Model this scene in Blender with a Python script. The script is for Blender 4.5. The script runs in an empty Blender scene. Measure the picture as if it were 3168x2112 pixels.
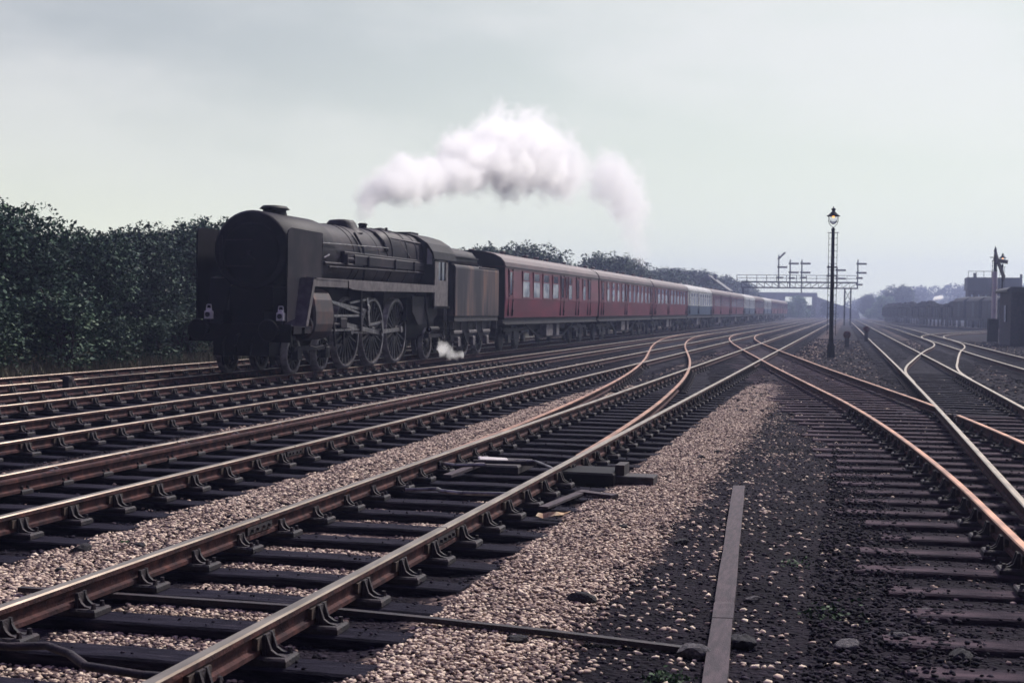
import bpy, math, random
import numpy as np
from mathutils import Vector, Matrix, Euler
rnd = random.Random(7)
S = bpy.context.scene
col = S.collection
R = math.radians

# ------------------------------------------------------------------ camera
YAW, PIT, ROL, EYE = 0.235757, 0.024016, 0.013601, 1.654
cam = bpy.data.cameras.new('camera'); camo = bpy.data.objects.new('camera', cam); col.objects.link(camo)
r0 = Vector((math.cos(YAW), math.sin(YAW), 0))
f0 = Vector((-math.sin(YAW) * math.cos(PIT), math.cos(YAW) * math.cos(PIT), -math.sin(PIT)))
u0 = Vector((-math.sin(YAW) * math.sin(PIT), math.cos(YAW) * math.sin(PIT), math.cos(PIT)))
rr = r0 * math.cos(ROL) + u0 * math.sin(ROL); uu = -r0 * math.sin(ROL) + u0 * math.cos(ROL)
m = Matrix((rr, uu, -f0)).transposed().to_4x4(); m.translation = Vector((0, 0, EYE)); camo.matrix_world = m
cam.lens = 49.447; cam.sensor_width = 36; cam.clip_start = 0.1; cam.clip_end = 12000
cam.dof.use_dof = True; cam.dof.focus_distance = 12.0; cam.dof.aperture_fstop = 5.0
S.camera = camo

# ------------------------------------------------------------------ world and sun
SUN_EL, SUN_AZ = 46, 24          # azimuth measured from the train's direction (+y) towards +x
w = bpy.data.worlds.new('World'); S.world = w; w.use_nodes = True
nt = w.node_tree; N = nt.nodes; L = nt.links; N.clear()
def nd(t, **k):
    n = N.new(t)
    for a, b in k.items(): setattr(n, a, b)
    return n
def math_(op, a, b=None, c=None, clamp=False):
    n = nd('ShaderNodeMath', operation=op, use_clamp=clamp)
    for i, v in enumerate((a, b, c)):
        if v is None: continue
        if isinstance(v, (int, float)): n.inputs[i].default_value = v
        else: L.new(v, n.inputs[i])
    return n.outputs[0]
def mixc(f, a, b, bt='MIX'):
    n = nd('ShaderNodeMix', data_type='RGBA', blend_type=bt)
    for i, v in ((0, f), (6, a), (7, b)):
        if isinstance(v, (int, float)): n.inputs[i].default_value = v
        elif isinstance(v, tuple): n.inputs[i].default_value = (*v, 1)
        else: L.new(v, n.inputs[i])
    return n.outputs[2]
out = nd('ShaderNodeOutputWorld')
tc = nd('ShaderNodeTexCoord'); sep = nd('ShaderNodeSeparateXYZ'); L.new(tc.outputs['Generated'], sep.inputs[0])
dx, dy, dz = sep.outputs
sky = nd('ShaderNodeTexSky', sky_type='NISHITA', sun_disc=False, sun_elevation=R(SUN_EL), sun_rotation=R(SUN_AZ))
bg1 = nd('ShaderNodeBackground'); L.new(sky.outputs[0], bg1.inputs[0]); bg1.inputs[1].default_value = 0.08
def ramp(v, a, b, smooth=True):
    n = nd('ShaderNodeMapRange', interpolation_type='SMOOTHSTEP' if smooth else 'LINEAR')
    L.new(v, n.inputs[0]); n.inputs[1].default_value = a; n.inputs[2].default_value = b
    return n.outputs[0]
mp = nd('ShaderNodeMapping'); L.new(tc.outputs['Generated'], mp.inputs[0]); mp.inputs['Scale'].default_value = (1.6, 1.6, 4.5)
nz = nd('ShaderNodeTexNoise'); L.new(mp.outputs[0], nz.inputs[0]); nz.inputs['Scale'].default_value = 1.9; nz.inputs['Detail'].default_value = 5; nz.inputs['Roughness'].default_value = .5
side = ramp(math_('ADD', math_('MULTIPLY', dx, 1.0), math_('MULTIPLY', dz, -0.55)), -0.72, 0.02)       # darker veil to the left
c = mixc(side, (0.41, 0.44, 0.455), (0.63, 0.68, 0.62))
c = mixc(math_('MULTIPLY', ramp(nz.outputs[0], .40, .64), 0.6), c, (0.76, 0.75, 0.735))
c = mixc(ramp(dz, 0.20, 0.0), c, (0.76, 0.79, 0.65))
c = mixc(ramp(dz, 0.25, 0.8), c, (0.27, 0.22, 0.56))          # bluer high overhead
back = ramp(dy, 0.35, -0.6)
c = mixc(back, c, (0.055, 0.045, 0.10))                                       # unseen sky behind the camera darkened to keep faces towards it dark
bg2 = nd('ShaderNodeBackground'); L.new(c, bg2.inputs[0]); bg2.inputs[1].default_value = 1.25
mx = nd('ShaderNodeMixShader'); mx.inputs[0].default_value = 0.93
L.new(bg1.outputs[0], mx.inputs[1]); L.new(bg2.outputs[0], mx.inputs[2]); L.new(mx.outputs[0], out.inputs[0])
sun = bpy.data.lights.new('sun', 'SUN'); sun.energy = 4.8; sun.angle = R(9); sun.color = (1.0, 0.94, 0.86)
so = bpy.data.objects.new('sun', sun); col.objects.link(so)
sd = Vector((math.sin(R(SUN_AZ)) * math.cos(R(SUN_EL)), math.cos(R(SUN_AZ)) * math.cos(R(SUN_EL)), math.sin(R(SUN_EL))))
so.rotation_euler = sd.to_track_quat('Z', 'Y').to_euler()
S.view_settings.view_transform = 'Standard'; S.view_settings.look = 'None'
S.view_settings.exposure = 0.0; S.view_settings.gamma = 1.0
S.cycles.volume_step_rate = 0.4; S.cycles.volume_bounces = 24; S.cycles.max_bounces = 24
S.cycles.volume_max_steps = 256
S.cycles.use_denoising = True

# ------------------------------------------------------------------ materials
MATS = {}
def pm(name, c1, c2=None, sc=4.0, rough=.8, metal=0., bump=0., bsc=None, c3=None, det=5, stretch=None, coat=0, spec=None, lo=.38, hi=.64):
    m = bpy.data.materials.new(name); m.use_nodes = True; MATS[name] = m
    t = m.node_tree; n = t.nodes; b = n['Principled BSDF']
    b.inputs['Roughness'].default_value = rough; b.inputs['Metallic'].default_value = metal
    if spec is not None: b.inputs['Specular IOR Level'].default_value = spec
    if coat: b.inputs['Coat Weight'].default_value = coat; b.inputs['Coat Roughness'].default_value = .15
    if c2 is None: c2 = tuple(x * .7 for x in c1)
    tc = n.new('ShaderNodeTexCoord'); mp = n.new('ShaderNodeMapping'); t.links.new(tc.outputs['Object'], mp.inputs[0])
    if stretch: mp.inputs['Scale'].default_value = stretch
    z = n.new('ShaderNodeTexNoise'); z.inputs['Scale'].default_value = sc; z.inputs['Detail'].default_value = det
    t.links.new(mp.outputs[0], z.inputs[0])
    r = n.new('ShaderNodeValToRGB'); r.color_ramp.elements[0].color = (*c2, 1); r.color_ramp.elements[1].color = (*c1, 1)
    r.color_ramp.elements[0].position = lo; r.color_ramp.elements[1].position = hi
    if c3: e = r.color_ramp.elements.new(min(.98, hi + .12)); e.color = (*c3, 1)
    t.links.new(z.outputs[0], r.inputs[0]); t.links.new(r.outputs[0], b.inputs['Base Color'])
    if bump:
        z2 = n.new('ShaderNodeTexNoise'); z2.inputs['Scale'].default_value = bsc or sc * 6; z2.inputs['Detail'].default_value = 4
        t.links.new(mp.outputs[0], z2.inputs[0])
        bu = n.new('ShaderNodeBump'); bu.inputs['Strength'].default_value = bump; bu.inputs['Distance'].default_value = .02
        t.links.new(z2.outputs[0], bu.inputs['Height']); t.links.new(bu.outputs[0], b.inputs['Normal'])
    return m
def tone_mat(name, cols, rough=.85, rand_obj=0., sss=0, spec=.1):
    """colour of each stone or leaf from its own random number"""
    m = bpy.data.materials.new(name); m.use_nodes = True; MATS[name] = m
    t = m.node_tree; n = t.nodes; b = n['Principled BSDF']; b.inputs['Roughness'].default_value = rough
    b.inputs['Specular IOR Level'].default_value = spec
    a = n.new('ShaderNodeAttribute'); a.attribute_name = 'tone'
    r = n.new('ShaderNodeValToRGB'); els = r.color_ramp.elements
    els[0].color = (*cols[0], 1); els[1].color = (*cols[-1], 1)
    for i, c in enumerate(cols[1:-1]): e = els.new((i + 1) / (len(cols) - 1)); e.color = (*c, 1)
    t.links.new(a.outputs['Fac'], r.inputs[0]); src = r.outputs[0]
    if rand_obj:
        oi = n.new('ShaderNodeObjectInfo'); h = n.new('ShaderNodeHueSaturation')
        mr = n.new('ShaderNodeMapRange'); mr.inputs[3].default_value = 1 - rand_obj; mr.inputs[4].default_value = 1 + rand_obj
        t.links.new(oi.outputs['Random'], mr.inputs[0]); t.links.new(mr.outputs[0], h.inputs['Value']); t.links.new(src, h.inputs['Color']); src = h.outputs[0]
    t.links.new(src, b.inputs['Base Color'])
    return m
rail_side = pm('rail_rust', (.095, .042, .04), (.035, .02, .024), 9, .85, 0, .4, 60, spec=.15, c3=(.15, .06, .045))
rail_top = pm('rail_polished', (.46, .37, .30), (.27, .21, .17), 2.5, .33, 1.0, .02, 90, stretch=(6, .8, 1))
rail_top_rusty = pm('rail_rusty_top', (.52, .27, .175), (.26, .13, .09), 1.6, .42, .75, .05, 80)
timber = pm('creosoted_timber', (.030, .027, .044), (.009, .008, .018), 5, .75, 0, .9, 26, c3=(.065, .055, .075), stretch=(1.0, 9, 9), spec=.06)
timber2 = pm('weathered_timber', (.125, .088, .105), (.035, .026, .038), 2.0, .8, 0, .9, 26, c3=(.17, .125, .14), stretch=(1.0, 7, 7), spec=.06)
iron = pm('chair_iron', (.032, .02, .026), (.012, .01, .016), 14, .75, .0, .4, 70)
key_m = pm('key_wood', (.09, .055, .04), (.04, .028, .025), 20, .8, 0, .3)
soot_shade = pm('soot_and_shade_black', (.007, .005, .009), (.003, .003, .005), 3, .6, 0, .15, 30, spec=.12)  # near black for sooty parts, and for parts painted dark as shade
loco_m = pm('grimy_loco_paint', (.027, .019, .026), (.008, .006, .013), 1.6, .55, .1, .3, 22, c3=(.062, .040, .042), spec=.15)
loco_d = pm('grimy_loco_dark', (.020, .016, .024), (.008, .007, .012), 2.4, .6, .0, .25, 25, spec=.15)
plate_m = pm('dusty_running_plate', (.155, .135, .14), (.08, .068, .075), 5, .65, 0, .15, 30)
cyl_m = pm('scorched_cylinder', (.12, .05, .04), (.03, .022, .028), 2.2, .65, .1, .2, 30, lo=.45, hi=.72)
steel = pm('worn_steel', (.34, .32, .32), (.14, .13, .14), 9, .35, .8, .1, 50)
wheel_m = pm('dusty_wheel', (.05, .045, .052), (.018, .016, .022), 7, .6, .2, .2, 40)
tyre_m = pm('wheel_rim', (.27, .25, .26), (.14, .125, .135), 6, .5, .4, .1, 40)
tender_m = pm('tender_side_paint', (.095, .07, .072), (.030, .026, .036), 1.2, .6, 0, .2, 20, c3=(.19, .105, .078), stretch=(1, 1.6, .30), spec=.2, lo=.42, hi=.60)
maroon = pm('maroon_coach', (.165, .012, .038), (.105, .008, .027), .9, .42, 0, .05, 6, c3=(.21, .020, .048), stretch=(1, .5, 1.6), spec=.35)
roof_m = pm('coach_roof', (.11, .062, .072), (.07, .042, .052), 1.3, .55, 0, .1, 12, stretch=(2.4, .5, 1))
cream = pm('pale_coach', (.66, .66, .64), (.52, .54, .53), 1.0, .35, 0, coat=.2)
bluegrey = pm('blue_coach', (.03, .08, .16), (.02, .055, .11), 1.0, .35, 0, coat=.2)
roof_pale = pm('pale_coach_roof', (.44, .43, .43), (.30, .30, .31), 1.3, .6)
under_m = pm('underframe_grime', (.030, .026, .036), (.014, .013, .02), 5, .75, 0, .3, 30, c3=(.07, .06, .066))
boxgrey = pm('underframe_box', (.16, .14, .15), (.08, .07, .08), 5, .7)
glass_d = pm('dark_glass', (.012, .012, .018), (.01, .01, .014), 3, .08, 0, spec=.6)
glass_p = pm('pale_window_glass', (.62, .66, .66), (.22, .26, .30), 1.3, .12, 0, coat=.6, stretch=(1, .7, 1.5))  # pale glossy panes with mottled grey in the base colour
gantry_m = pm('gantry_steel', (.018, .020, .028), (.010, .012, .018), 2, .8, spec=.05)
white_p = pm('white_paint', (.62, .58, .56), (.42, .37, .38), 5, .6, 0, .1)
yellow_p = pm('signal_arm_paint', (.05, .025, .03), (.03, .02, .025), 3, .6)
brick = pm('sooty_brick', (.035, .022, .034), (.018, .013, .022), 6, .9, 0, .5, 40)
slate = pm('slate', (.022, .02, .03), (.012, .011, .018), 5, .6, 0, .3, 30)
tank_m = pm('tank_iron', (.035, .034, .05), (.02, .02, .03), .8, .7, stretch=(1, 1, .4))
coal = pm('coal', (.018, .017, .022), (.006, .006, .009), 6, .5, 0, .8, 12)
board_m = pm('weathered_board', (.072, .048, .060), (.034, .024, .034), 5, .85, 0, .4, 40, stretch=(8, 1, 8))
rock_m = pm('pale_rock', (.16, .145, .15), (.045, .042, .055), 9, .85, 0, .8, 40, c3=(.26, .235, .23))
rock_d = pm('dark_clinker', (.03, .026, .038), (.012, .011, .018), 9, .8, 0, .9, 50)
paper_m = pm('scrap_paper', (.72, .62, .42), (.5, .3, .16), 14, .8)
bark = pm('bark', (.055, .045, .042), (.03, .025, .027), 6, .9, 0, .6, 30)
stone_l = tone_mat('ballast_stone', [(.05, .036, .045), (.18, .132, .125), (.43, .325, .265), (.62, .485, .385), (.80, .675, .53)])
stone_d = tone_mat('cinder_stone', [(.004, .003, .008), (.009, .007, .015), (.016, .012, .024), (.04, .03, .045)])
leaf_m = tone_mat('hawthorn_leaves', [(.012, .026, .020), (.030, .064, .044), (.060, .118, .074), (.12, .20, .12)], .6, .2, spec=.12)
leaf_b = tone_mat('bramble_leaves', [(.02, .04, .032), (.04, .08, .05), (.075, .13, .075), (.12, .17, .11)], .6, .2)
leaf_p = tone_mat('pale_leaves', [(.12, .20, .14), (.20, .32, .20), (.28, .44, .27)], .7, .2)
grass_m = tone_mat('dry_grass_blades', [(.05, .07, .045), (.10, .11, .07), (.19, .17, .12), (.25, .21, .16)], .8)
weed_m = tone_mat('weed_leaves', [(.03, .06, .03), (.05, .10, .04)], .6)
hill_leaf = tone_mat('woodland_leaves', [(.015, .028, .030), (.03, .05, .045), (.05, .07, .06)], .8)
def emis(name, c, s):
    m = bpy.data.materials.new(name); m.use_nodes = True; b = m.node_tree.nodes['Principled BSDF']
    b.inputs['Emission Color'].default_value = (*c, 1); b.inputs['Emission Strength'].default_value = s; b.inputs['Base Color'].default_value = (*c, 1); return m
lamp_glow = emis('gas_flame', (1.0, .42, .12), 2.5)
mg = bpy.data.materials.new('lantern_glass'); mg.use_nodes = True
b = mg.node_tree.nodes['Principled BSDF']; b.inputs['Transmission Weight'].default_value = 1; b.inputs['Roughness'].default_value = .12; b.inputs['IOR'].default_value = 1.05

# ------------------------------------------------------------------ geometry helpers
class MB:
    def __init__(s): s.v = []; s.f = []; s.m = []; s.sm = []
    def add(s, vs, fs, mi=0, smooth=False):
        o = len(s.v); s.v += [tuple(v) for v in vs]; s.f += [tuple(i + o for i in f) for f in fs]; s.m += [mi] * len(fs); s.sm += [smooth] * len(fs)
    def box(s, x0, x1, y0, y1, z0, z1, mi=0, bev=0, rot=None, piv=None):
        if bev:
            b = bev; vs = []; 
            for z, e in ((z0, 0), (z1 - b, 0), (z1, b)):
                vs += [(x0 + e, y0 + e, z), (x1 - e, y0 + e, z), (x1 - e, y1 - e, z), (x0 + e, y1 - e, z)]
            fs = [(0, 3, 2, 1), (8, 9, 10, 11)] + [(i + k, (i + 1) % 4 + k, (i + 1) % 4 + 4 + k, i + 4 + k) for k in (0, 4) for i in range(4)]
        else:
            vs = [(x, y, z) for z in (z0, z1) for x, y in ((x0, y0), (x1, y0), (x1, y1), (x0, y1))]
            fs = [(0, 3, 2, 1), (4, 5, 6, 7), (0, 1, 5, 4), (1, 2, 6, 5), (2, 3, 7, 6), (3, 0, 4, 7)]
        if rot is not None:
            pv = Vector(piv or ((x0 + x1) / 2, (y0 + y1) / 2, (z0 + z1) / 2)); M = Euler(rot).to_matrix()
            vs = [M @ (Vector(v) - pv) + pv for v in vs]
        s.add(vs, fs, mi); return s
    def tube(s, p0, p1, r, r1=None, n=10, mi=0, cap=True):
        p0 = Vector(p0); p1 = Vector(p1); r1 = r if r1 is None else r1
        q = (p1 - p0).to_track_quat('Z', 'Y'); vs = []
        for p, rad in ((p0, r), (p1, r1)):
            vs += [p + q @ Vector((rad * math.cos(2 * math.pi * i / n), rad * math.sin(2 * math.pi * i / n), 0)) for i in range(n)]
        s.add(vs, [(i, (i + 1) % n, (i + 1) % n + n, i + n) for i in range(n)], mi, n > 6)
        if cap: s.add(vs, [tuple(range(n))[::-1], tuple(range(n, 2 * n))], mi)
        return s
    def path(s, pts, r, n=8, mi=0):
        for a, b in zip(pts, pts[1:]): s.tube(a, b, r, n=n, mi=mi)
        return s
    def bar(s, p0, p1, w, h, mi=0):
        p0 = Vector(p0); p1 = Vector(p1); d = (p1 - p0); q = d.to_track_quat('Y', 'Z'); l = d.length
        vs = [p0 + q @ Vector((x, y, z)) for z in (-h / 2, h / 2) for x, y in ((-w / 2, 0), (w / 2, 0), (w / 2, l), (-w / 2, l))]
        s.add(vs, [(0, 3, 2, 1), (4, 5, 6, 7), (0, 1, 5, 4), (1, 2, 6, 5), (2, 3, 7, 6), (3, 0, 4, 7)], mi); return s
    def lathe(s, prof, axis='Z', c=(0, 0, 0), n=24, mi=0, smooth=True):
        vs = []
        for r, h in prof:
            for i in range(n):
                a = 2 * math.pi * i / n; u, v = r * math.cos(a), r * math.sin(a)
                p = (u, v, h) if axis == 'Z' else ((h, u, v) if axis == 'X' else (u, h, v))
                vs.append((p[0] + c[0], p[1] + c[1], p[2] + c[2]))
        fs = [(k * n + i, k * n + (i + 1) % n, (k + 1) * n + (i + 1) % n, (k + 1) * n + i) for k in range(len(prof) - 1) for i in range(n)]
        s.add(vs, fs, mi, smooth); return s
    def loft(s, secs, cap=True, mi=0, smooth=True, closed=True):
        n = len(secs[0]); vs = [p for q in secs for p in q]; e = n if closed else n - 1
        s.add(vs, [(k * n + i, k * n + (i + 1) % n, (k + 1) * n + (i + 1) % n, (k + 1) * n + i) for k in range(len(secs) - 1) for i in range(e)], mi, smooth)
        if cap: s.add(secs[0], [tuple(range(n))], mi); s.add(secs[-1], [tuple(range(n))[::-1]], mi)
        return s
    def plate(s, poly, x0, x1, axis='X', mi=0):
        """flat polygon given in (y,z) [axis X] or (x,z) [axis Y] or (x,y) [axis Z], with thickness"""
        f = {'X': lambda a, b, t: (t, a, b), 'Y': lambda a, b, t: (a, t, b), 'Z': lambda a, b, t: (a, b, t)}[axis]
        n = len(poly); vs = [f(a, b, x0) for a, b in poly] + [f(a, b, x1) for a, b in poly]
        s.add(vs, [tuple(range(n)), tuple(range(2 * n - 1, n - 1, -1))] + [(i, (i + 1) % n, (i + 1) % n + n, i + n) for i in range(n)], mi); return s
    def mesh(s, name, mats):
        me = bpy.data.meshes.new(name); me.from_pydata(s.v, [], s.f)
        for mm in (mats if isinstance(mats, (list, tuple)) else [mats]): me.materials.append(mm)
        me.polygons.foreach_set('material_index', s.m); me.polygons.foreach_set('use_smooth', s.sm); me.update(); 
        import bmesh as _b
        bm = _b.new(); bm.from_mesh(me); _b.ops.recalc_face_normals(bm, faces=bm.faces); bm.to_mesh(me); bm.free()
        return me
    def build(s, name, mats, parent=None, loc=None):
        o = bpy.data.objects.new(name, s.mesh(name, mats)); col.objects.link(o)
        if parent: o.parent = parent
        if loc: o.location = loc
        return o
def obj(name, me, parent=None, loc=(0, 0, 0), rz=0, sc=None):
    o = bpy.data.objects.new(name, me); col.objects.link(o); o.location = loc; o.rotation_euler = (0, 0, rz)
    if parent: o.parent = parent
    if sc: o.scale = sc
    return o
def tag(o, label=None, cat=None, group=None, kind=None):
    if label: o['label'] = label
    if cat: o['category'] = cat
    if group: o['group'] = group
    if kind: o['kind'] = kind
    return o
def thing(name, label, cat, loc=(0, 0, 0), rz=0, group=None):
    o = bpy.data.objects.new(name, None); col.objects.link(o); o.location = loc; o.rotation_euler = (0, 0, rz); o.empty_display_size = .2
    return tag(o, label, cat, group)
def copy_tree(o, parent=None):
    c = o.copy(); col.objects.link(c)
    if parent: c.parent = parent
    for ch in [x for x in KIDS.get(o.name, [])]: copy_tree(ch, c)
    return c
KIDS = {}
def index_kids():
    KIDS.clear()
    for o in bpy.data.objects:
        if o.parent: KIDS.setdefault(o.parent.name, []).append(o)
def np_mesh(name, V, F, tone, mat, smooth=False):
    me = bpy.data.meshes.new(name); k = F.shape[1]
    me.vertices.add(len(V)); me.vertices.foreach_set('co', V.astype(np.float32).ravel())
    me.loops.add(F.size); me.loops.foreach_set('vertex_index', F.astype(np.int32).ravel())
    me.polygons.add(len(F)); me.polygons.foreach_set('loop_start', np.arange(0, F.size, k, dtype=np.int32))
    me.update(calc_edges=True)
    a = me.attributes.new('tone', 'FLOAT', 'POINT'); a.data.foreach_set('value', tone.astype(np.float32))
    me.materials.append(mat)
    if smooth: me.polygons.foreach_set('use_smooth', [True] * len(F))
    me.update(); return me
ph = (1 + 5 ** .5) / 2
ICO = np.array([(-1, ph, 0), (1, ph, 0), (-1, -ph, 0), (1, -ph, 0), (0, -1, ph), (0, 1, ph), (0, -1, -ph), (0, 1, -ph), (ph, 0, -1), (ph, 0, 1), (-ph, 0, -1), (-ph, 0, 1)]) / 1.9
ICF = np.array([(0, 11, 5), (0, 5, 1), (0, 1, 7), (0, 7, 10), (0, 10, 11), (1, 5, 9), (5, 11, 4), (11, 10, 2), (10, 7, 6), (7, 1, 8), (3, 9, 4), (3, 4, 2), (3, 2, 6), (3, 6, 8), (3, 8, 9), (4, 9, 5), (2, 4, 11), (6, 2, 10), (8, 6, 7), (9, 8, 1)])
def stones(P, size, rng, tone=None):
    n = len(P); V = np.tile(ICO, (n, 1, 1)) * (1 + rng.uniform(-.38, .34, (n, 12, 1)))
    V = V * (rng.uniform(.55, 1.15, (n, 1, 3)))
    q = rng.normal(size=(n, 4)); q /= np.linalg.norm(q, axis=1)[:, None]; a, b, c, d = q.T
    M = np.stack([1 - 2 * (c * c + d * d), 2 * (b * c - a * d), 2 * (b * d + a * c), 2 * (b * c + a * d), 1 - 2 * (b * b + d * d), 2 * (c * d - a * b), 2 * (b * d - a * c), 2 * (c * d + a * b), 1 - 2 * (b * b + c * c)], 1).reshape(n, 3, 3)
    V = np.einsum('nij,nkj->nki', M, V) * np.asarray(size).reshape(-1, 1, 1) * .55 * np.array([1, 1, .62]) + P[:, None, :]
    F = (ICF[None] + (np.arange(n) * 12)[:, None, None]).reshape(-1, 3)
    if tone is None: tone = rng.uniform(0, 1, n)
    return V.reshape(-1, 3), F, np.repeat(tone, 12)
def leaves(P, size, rng, up=.3):
    n = len(P); d = rng.normal(size=(n, 3)); d[:, 2] *= .6; d /= np.linalg.norm(d, axis=1)[:, None]
    e = np.cross(d, rng.normal(size=(n, 3)) + np.array([0, 0, up])); e /= np.linalg.norm(e, axis=1)[:, None] + 1e-9
    s = (size * rng.uniform(.6, 1.35, n))[:, None]
    V = np.stack([P - d * s * .5, P + e * s * .3 - d * s * .05, P + d * s * .55, P - e * s * .3 - d * s * .05], 1)
    return V.reshape(-1, 3), np.arange(n * 4).reshape(-1, 4), np.repeat(rng.uniform(0, 1, n) ** 1.3, 4)

# ------------------------------------------------------------------ ground
def noise2(X, Y, seed=0):
    r = np.random.RandomState(seed); z = 0
    for k in range(9):
        a = r.uniform(0, 2 * np.pi); fq = r.uniform(.5, 7.0); p = r.uniform(0, 6.28)
        z = z + np.sin((X * np.cos(a) + Y * np.sin(a)) * fq + p) / (1 + fq * .35)
    return z / 4.0
def ground_z(X, Y):
    X = np.asarray(X, float); Y = np.asarray(Y, float)
    z = -.235 + .014 * noise2(X, Y, 3)
    for c0, hw in ((-3.7, 1.22), (-7.08, 1.25), (-10.375, 1.25), (-13.78, 1.25)):
        z = z - .035 * np.clip((hw - np.abs(X - c0)) / .15, 0, 1)
    z = z + .03 * np.exp(-((X + 2.05) / .35) ** 2) + .03 * np.exp(-((X + 5.4) / .28) ** 2)
    z = z + np.clip((-18.6 - X) / 4, 0, 1) * .35
    return z
def axis_(a, b, st, far):
    l = list(np.arange(a, b, st)); s = st; x = l[-1]
    while x < far[1]: s *= 1.35; x += s; l.append(x)
    s = st; x = l[0]; pre = []
    while x > far[0]: s *= 1.35; x -= s; pre.append(x)
    return np.array(pre[::-1] + l)
gx = axis_(-20.0, 6, .13, (-2500, 2500)); gy = axis_(2, 36, .13, (-300, 6000))
GX, GY = np.meshgrid(gx, gy); GZ = ground_z(GX, GY); GZ = np.where(GY > 60, np.minimum(GZ, -.24), GZ)
V = np.stack([GX, GY, GZ], -1).reshape(-1, 3); nx_, ny_ = len(gx), len(gy)
ii = (np.arange(ny_ - 1)[:, None] * nx_ + np.arange(nx_ - 1)[None]).ravel()
F = np.stack([ii, ii + 1, ii + 1 + nx_, ii + nx_], 1)
gm = bpy.data.materials.new('yard_ground'); gm.use_nodes = True
nt = gm.node_tree; N = nt.nodes; L = nt.links; bs = N['Principled BSDF']; bs.inputs['Roughness'].default_value = .9; bs.inputs['Specular IOR Level'].default_value = .06
geo = nd('ShaderNodeNewGeometry'); sp = nd('ShaderNodeSeparateXYZ'); L.new(geo.outputs['Position'], sp.inputs[0]); px, py, pz = sp.outputs
def noi(sc, det=4, dist=0, st=None):
    n = nd('ShaderNodeTexNoise'); n.inputs['Scale'].default_value = sc; n.inputs['Detail'].default_value = det; n.inputs['Distortion'].default_value = dist
    if st:
        mm = nd('ShaderNodeMapping'); mm.inputs['Scale'].default_value = st; L.new(geo.outputs['Position'], mm.inputs[0]); L.new(mm.outputs[0], n.inputs[0])
    else: L.new(geo.outputs['Position'], n.inputs[0])
    return n.outputs[0]
xw = math_('ADD', px, math_('MULTIPLY', math_('SUBTRACT', noi(1.3, 5), .5), .9))
def band(c0, hw, soft=.12):
    return math_('SUBTRACT', 1.0, ramp(math_('ABSOLUTE', math_('SUBTRACT', xw, c0)), hw - soft, hw + soft))
vor = nd('ShaderNodeTexVoronoi'); vor.inputs['Scale'].default_value = 24; L.new(geo.outputs['Position'], vor.inputs[0])
vs_ = nd('ShaderNodeSeparateXYZ'); L.new(vor.outputs['Color'], vs_.inputs[0])
peb = nd('ShaderNodeValToRGB'); els = peb.color_ramp.elements
els[0].color = (.02, .015, .025, 1); els[1].color = (.48, .36, .29, 1); e = els.new(.35); e.color = (.09, .065, .07, 1); e = els.new(.7); e.color = (.28, .20, .17, 1)
L.new(vs_.outputs[0], peb.inputs[0])
cind = nd('ShaderNodeValToRGB'); els = cind.color_ramp.elements
els[0].color = (.006, .005, .010, 1); els[1].color = (.03, .024, .034, 1); e = els.new(.93); e.color = (.026, .02, .03, 1); els[-1].color = (.22, .17, .15, 1)
L.new(math_('ADD', math_('MULTIPLY', vs_.outputs[1], .55), math_('MULTIPLY', noi(3, 5), .5)), cind.inputs[0])
patch = ramp(noi(.16, 3, 0, (1.6, .6, 1)), .36, .58)
mask = math_('MULTIPLY', band(-2.0, .50), math_('SUBTRACT', 1.0, ramp(py, 33, 40)))
mask = math_('MAXIMUM', mask, math_('MULTIPLY', band(-5.42, .40), math_('SUBTRACT', 1.0, math_('MULTIPLY', patch, ramp(py, 24, 34)))))
mask = math_('MAXIMUM', mask, math_('MULTIPLY', math_('MULTIPLY', band(-3.7, .66), math_('SUBTRACT', 1.0, ramp(py, 11.5, 15))), .85))
mask = math_('MAXIMUM', mask, math_('MULTIPLY', band(-8.73, .30), math_('MULTIPLY', patch, .75)))
mask = math_('MAXIMUM', mask, math_('MULTIPLY', band(-1.7, .5), math_('MULTIPLY', math_('MULTIPLY', ramp(py, 54, 60), .75), ramp(noi(1.1, 4, 0, (1, .35, 1)), .42, .55))))
mask = math_('MAXIMUM', mask, math_('MULTIPLY', band(3.8, .3), math_('MULTIPLY', patch, math_('MULTIPLY', ramp(py, 60, 90), .5))))
gc = mixc(mask, cind.outputs[0], peb.outputs[0])
gr = mixc(noi(2.2, 5), (.035, .05, .035), (.15, .125, .095))
gc = mixc(ramp(math_('ADD', px, math_('MULTIPLY', noi(.5), 1.5)), -17.9, -19.2), gc, gr)
gc = mixc(1.0, gc, mixc(ramp(noi(.9, 5, .6), .3, .7), (.45, .45, .5), (1, 1, 1)), 'MULTIPLY')
L.new(gc, bs.inputs['Base Color'])
bp = nd('ShaderNodeBump'); bp.inputs['Strength'].default_value = .8; bp.inputs['Distance'].default_value = .03
L.new(math_('SUBTRACT', noi(14, 5), vor.outputs['Distance']), bp.inputs['Height']); L.new(bp.outputs[0], bs.inputs['Normal'])
ground = obj('ground', np_mesh('ground', V, F, np.zeros(len(V)), gm, True)); tag(ground, 'dark cinder yard with pale ballast shoulders', None, None, 'structure')

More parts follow.
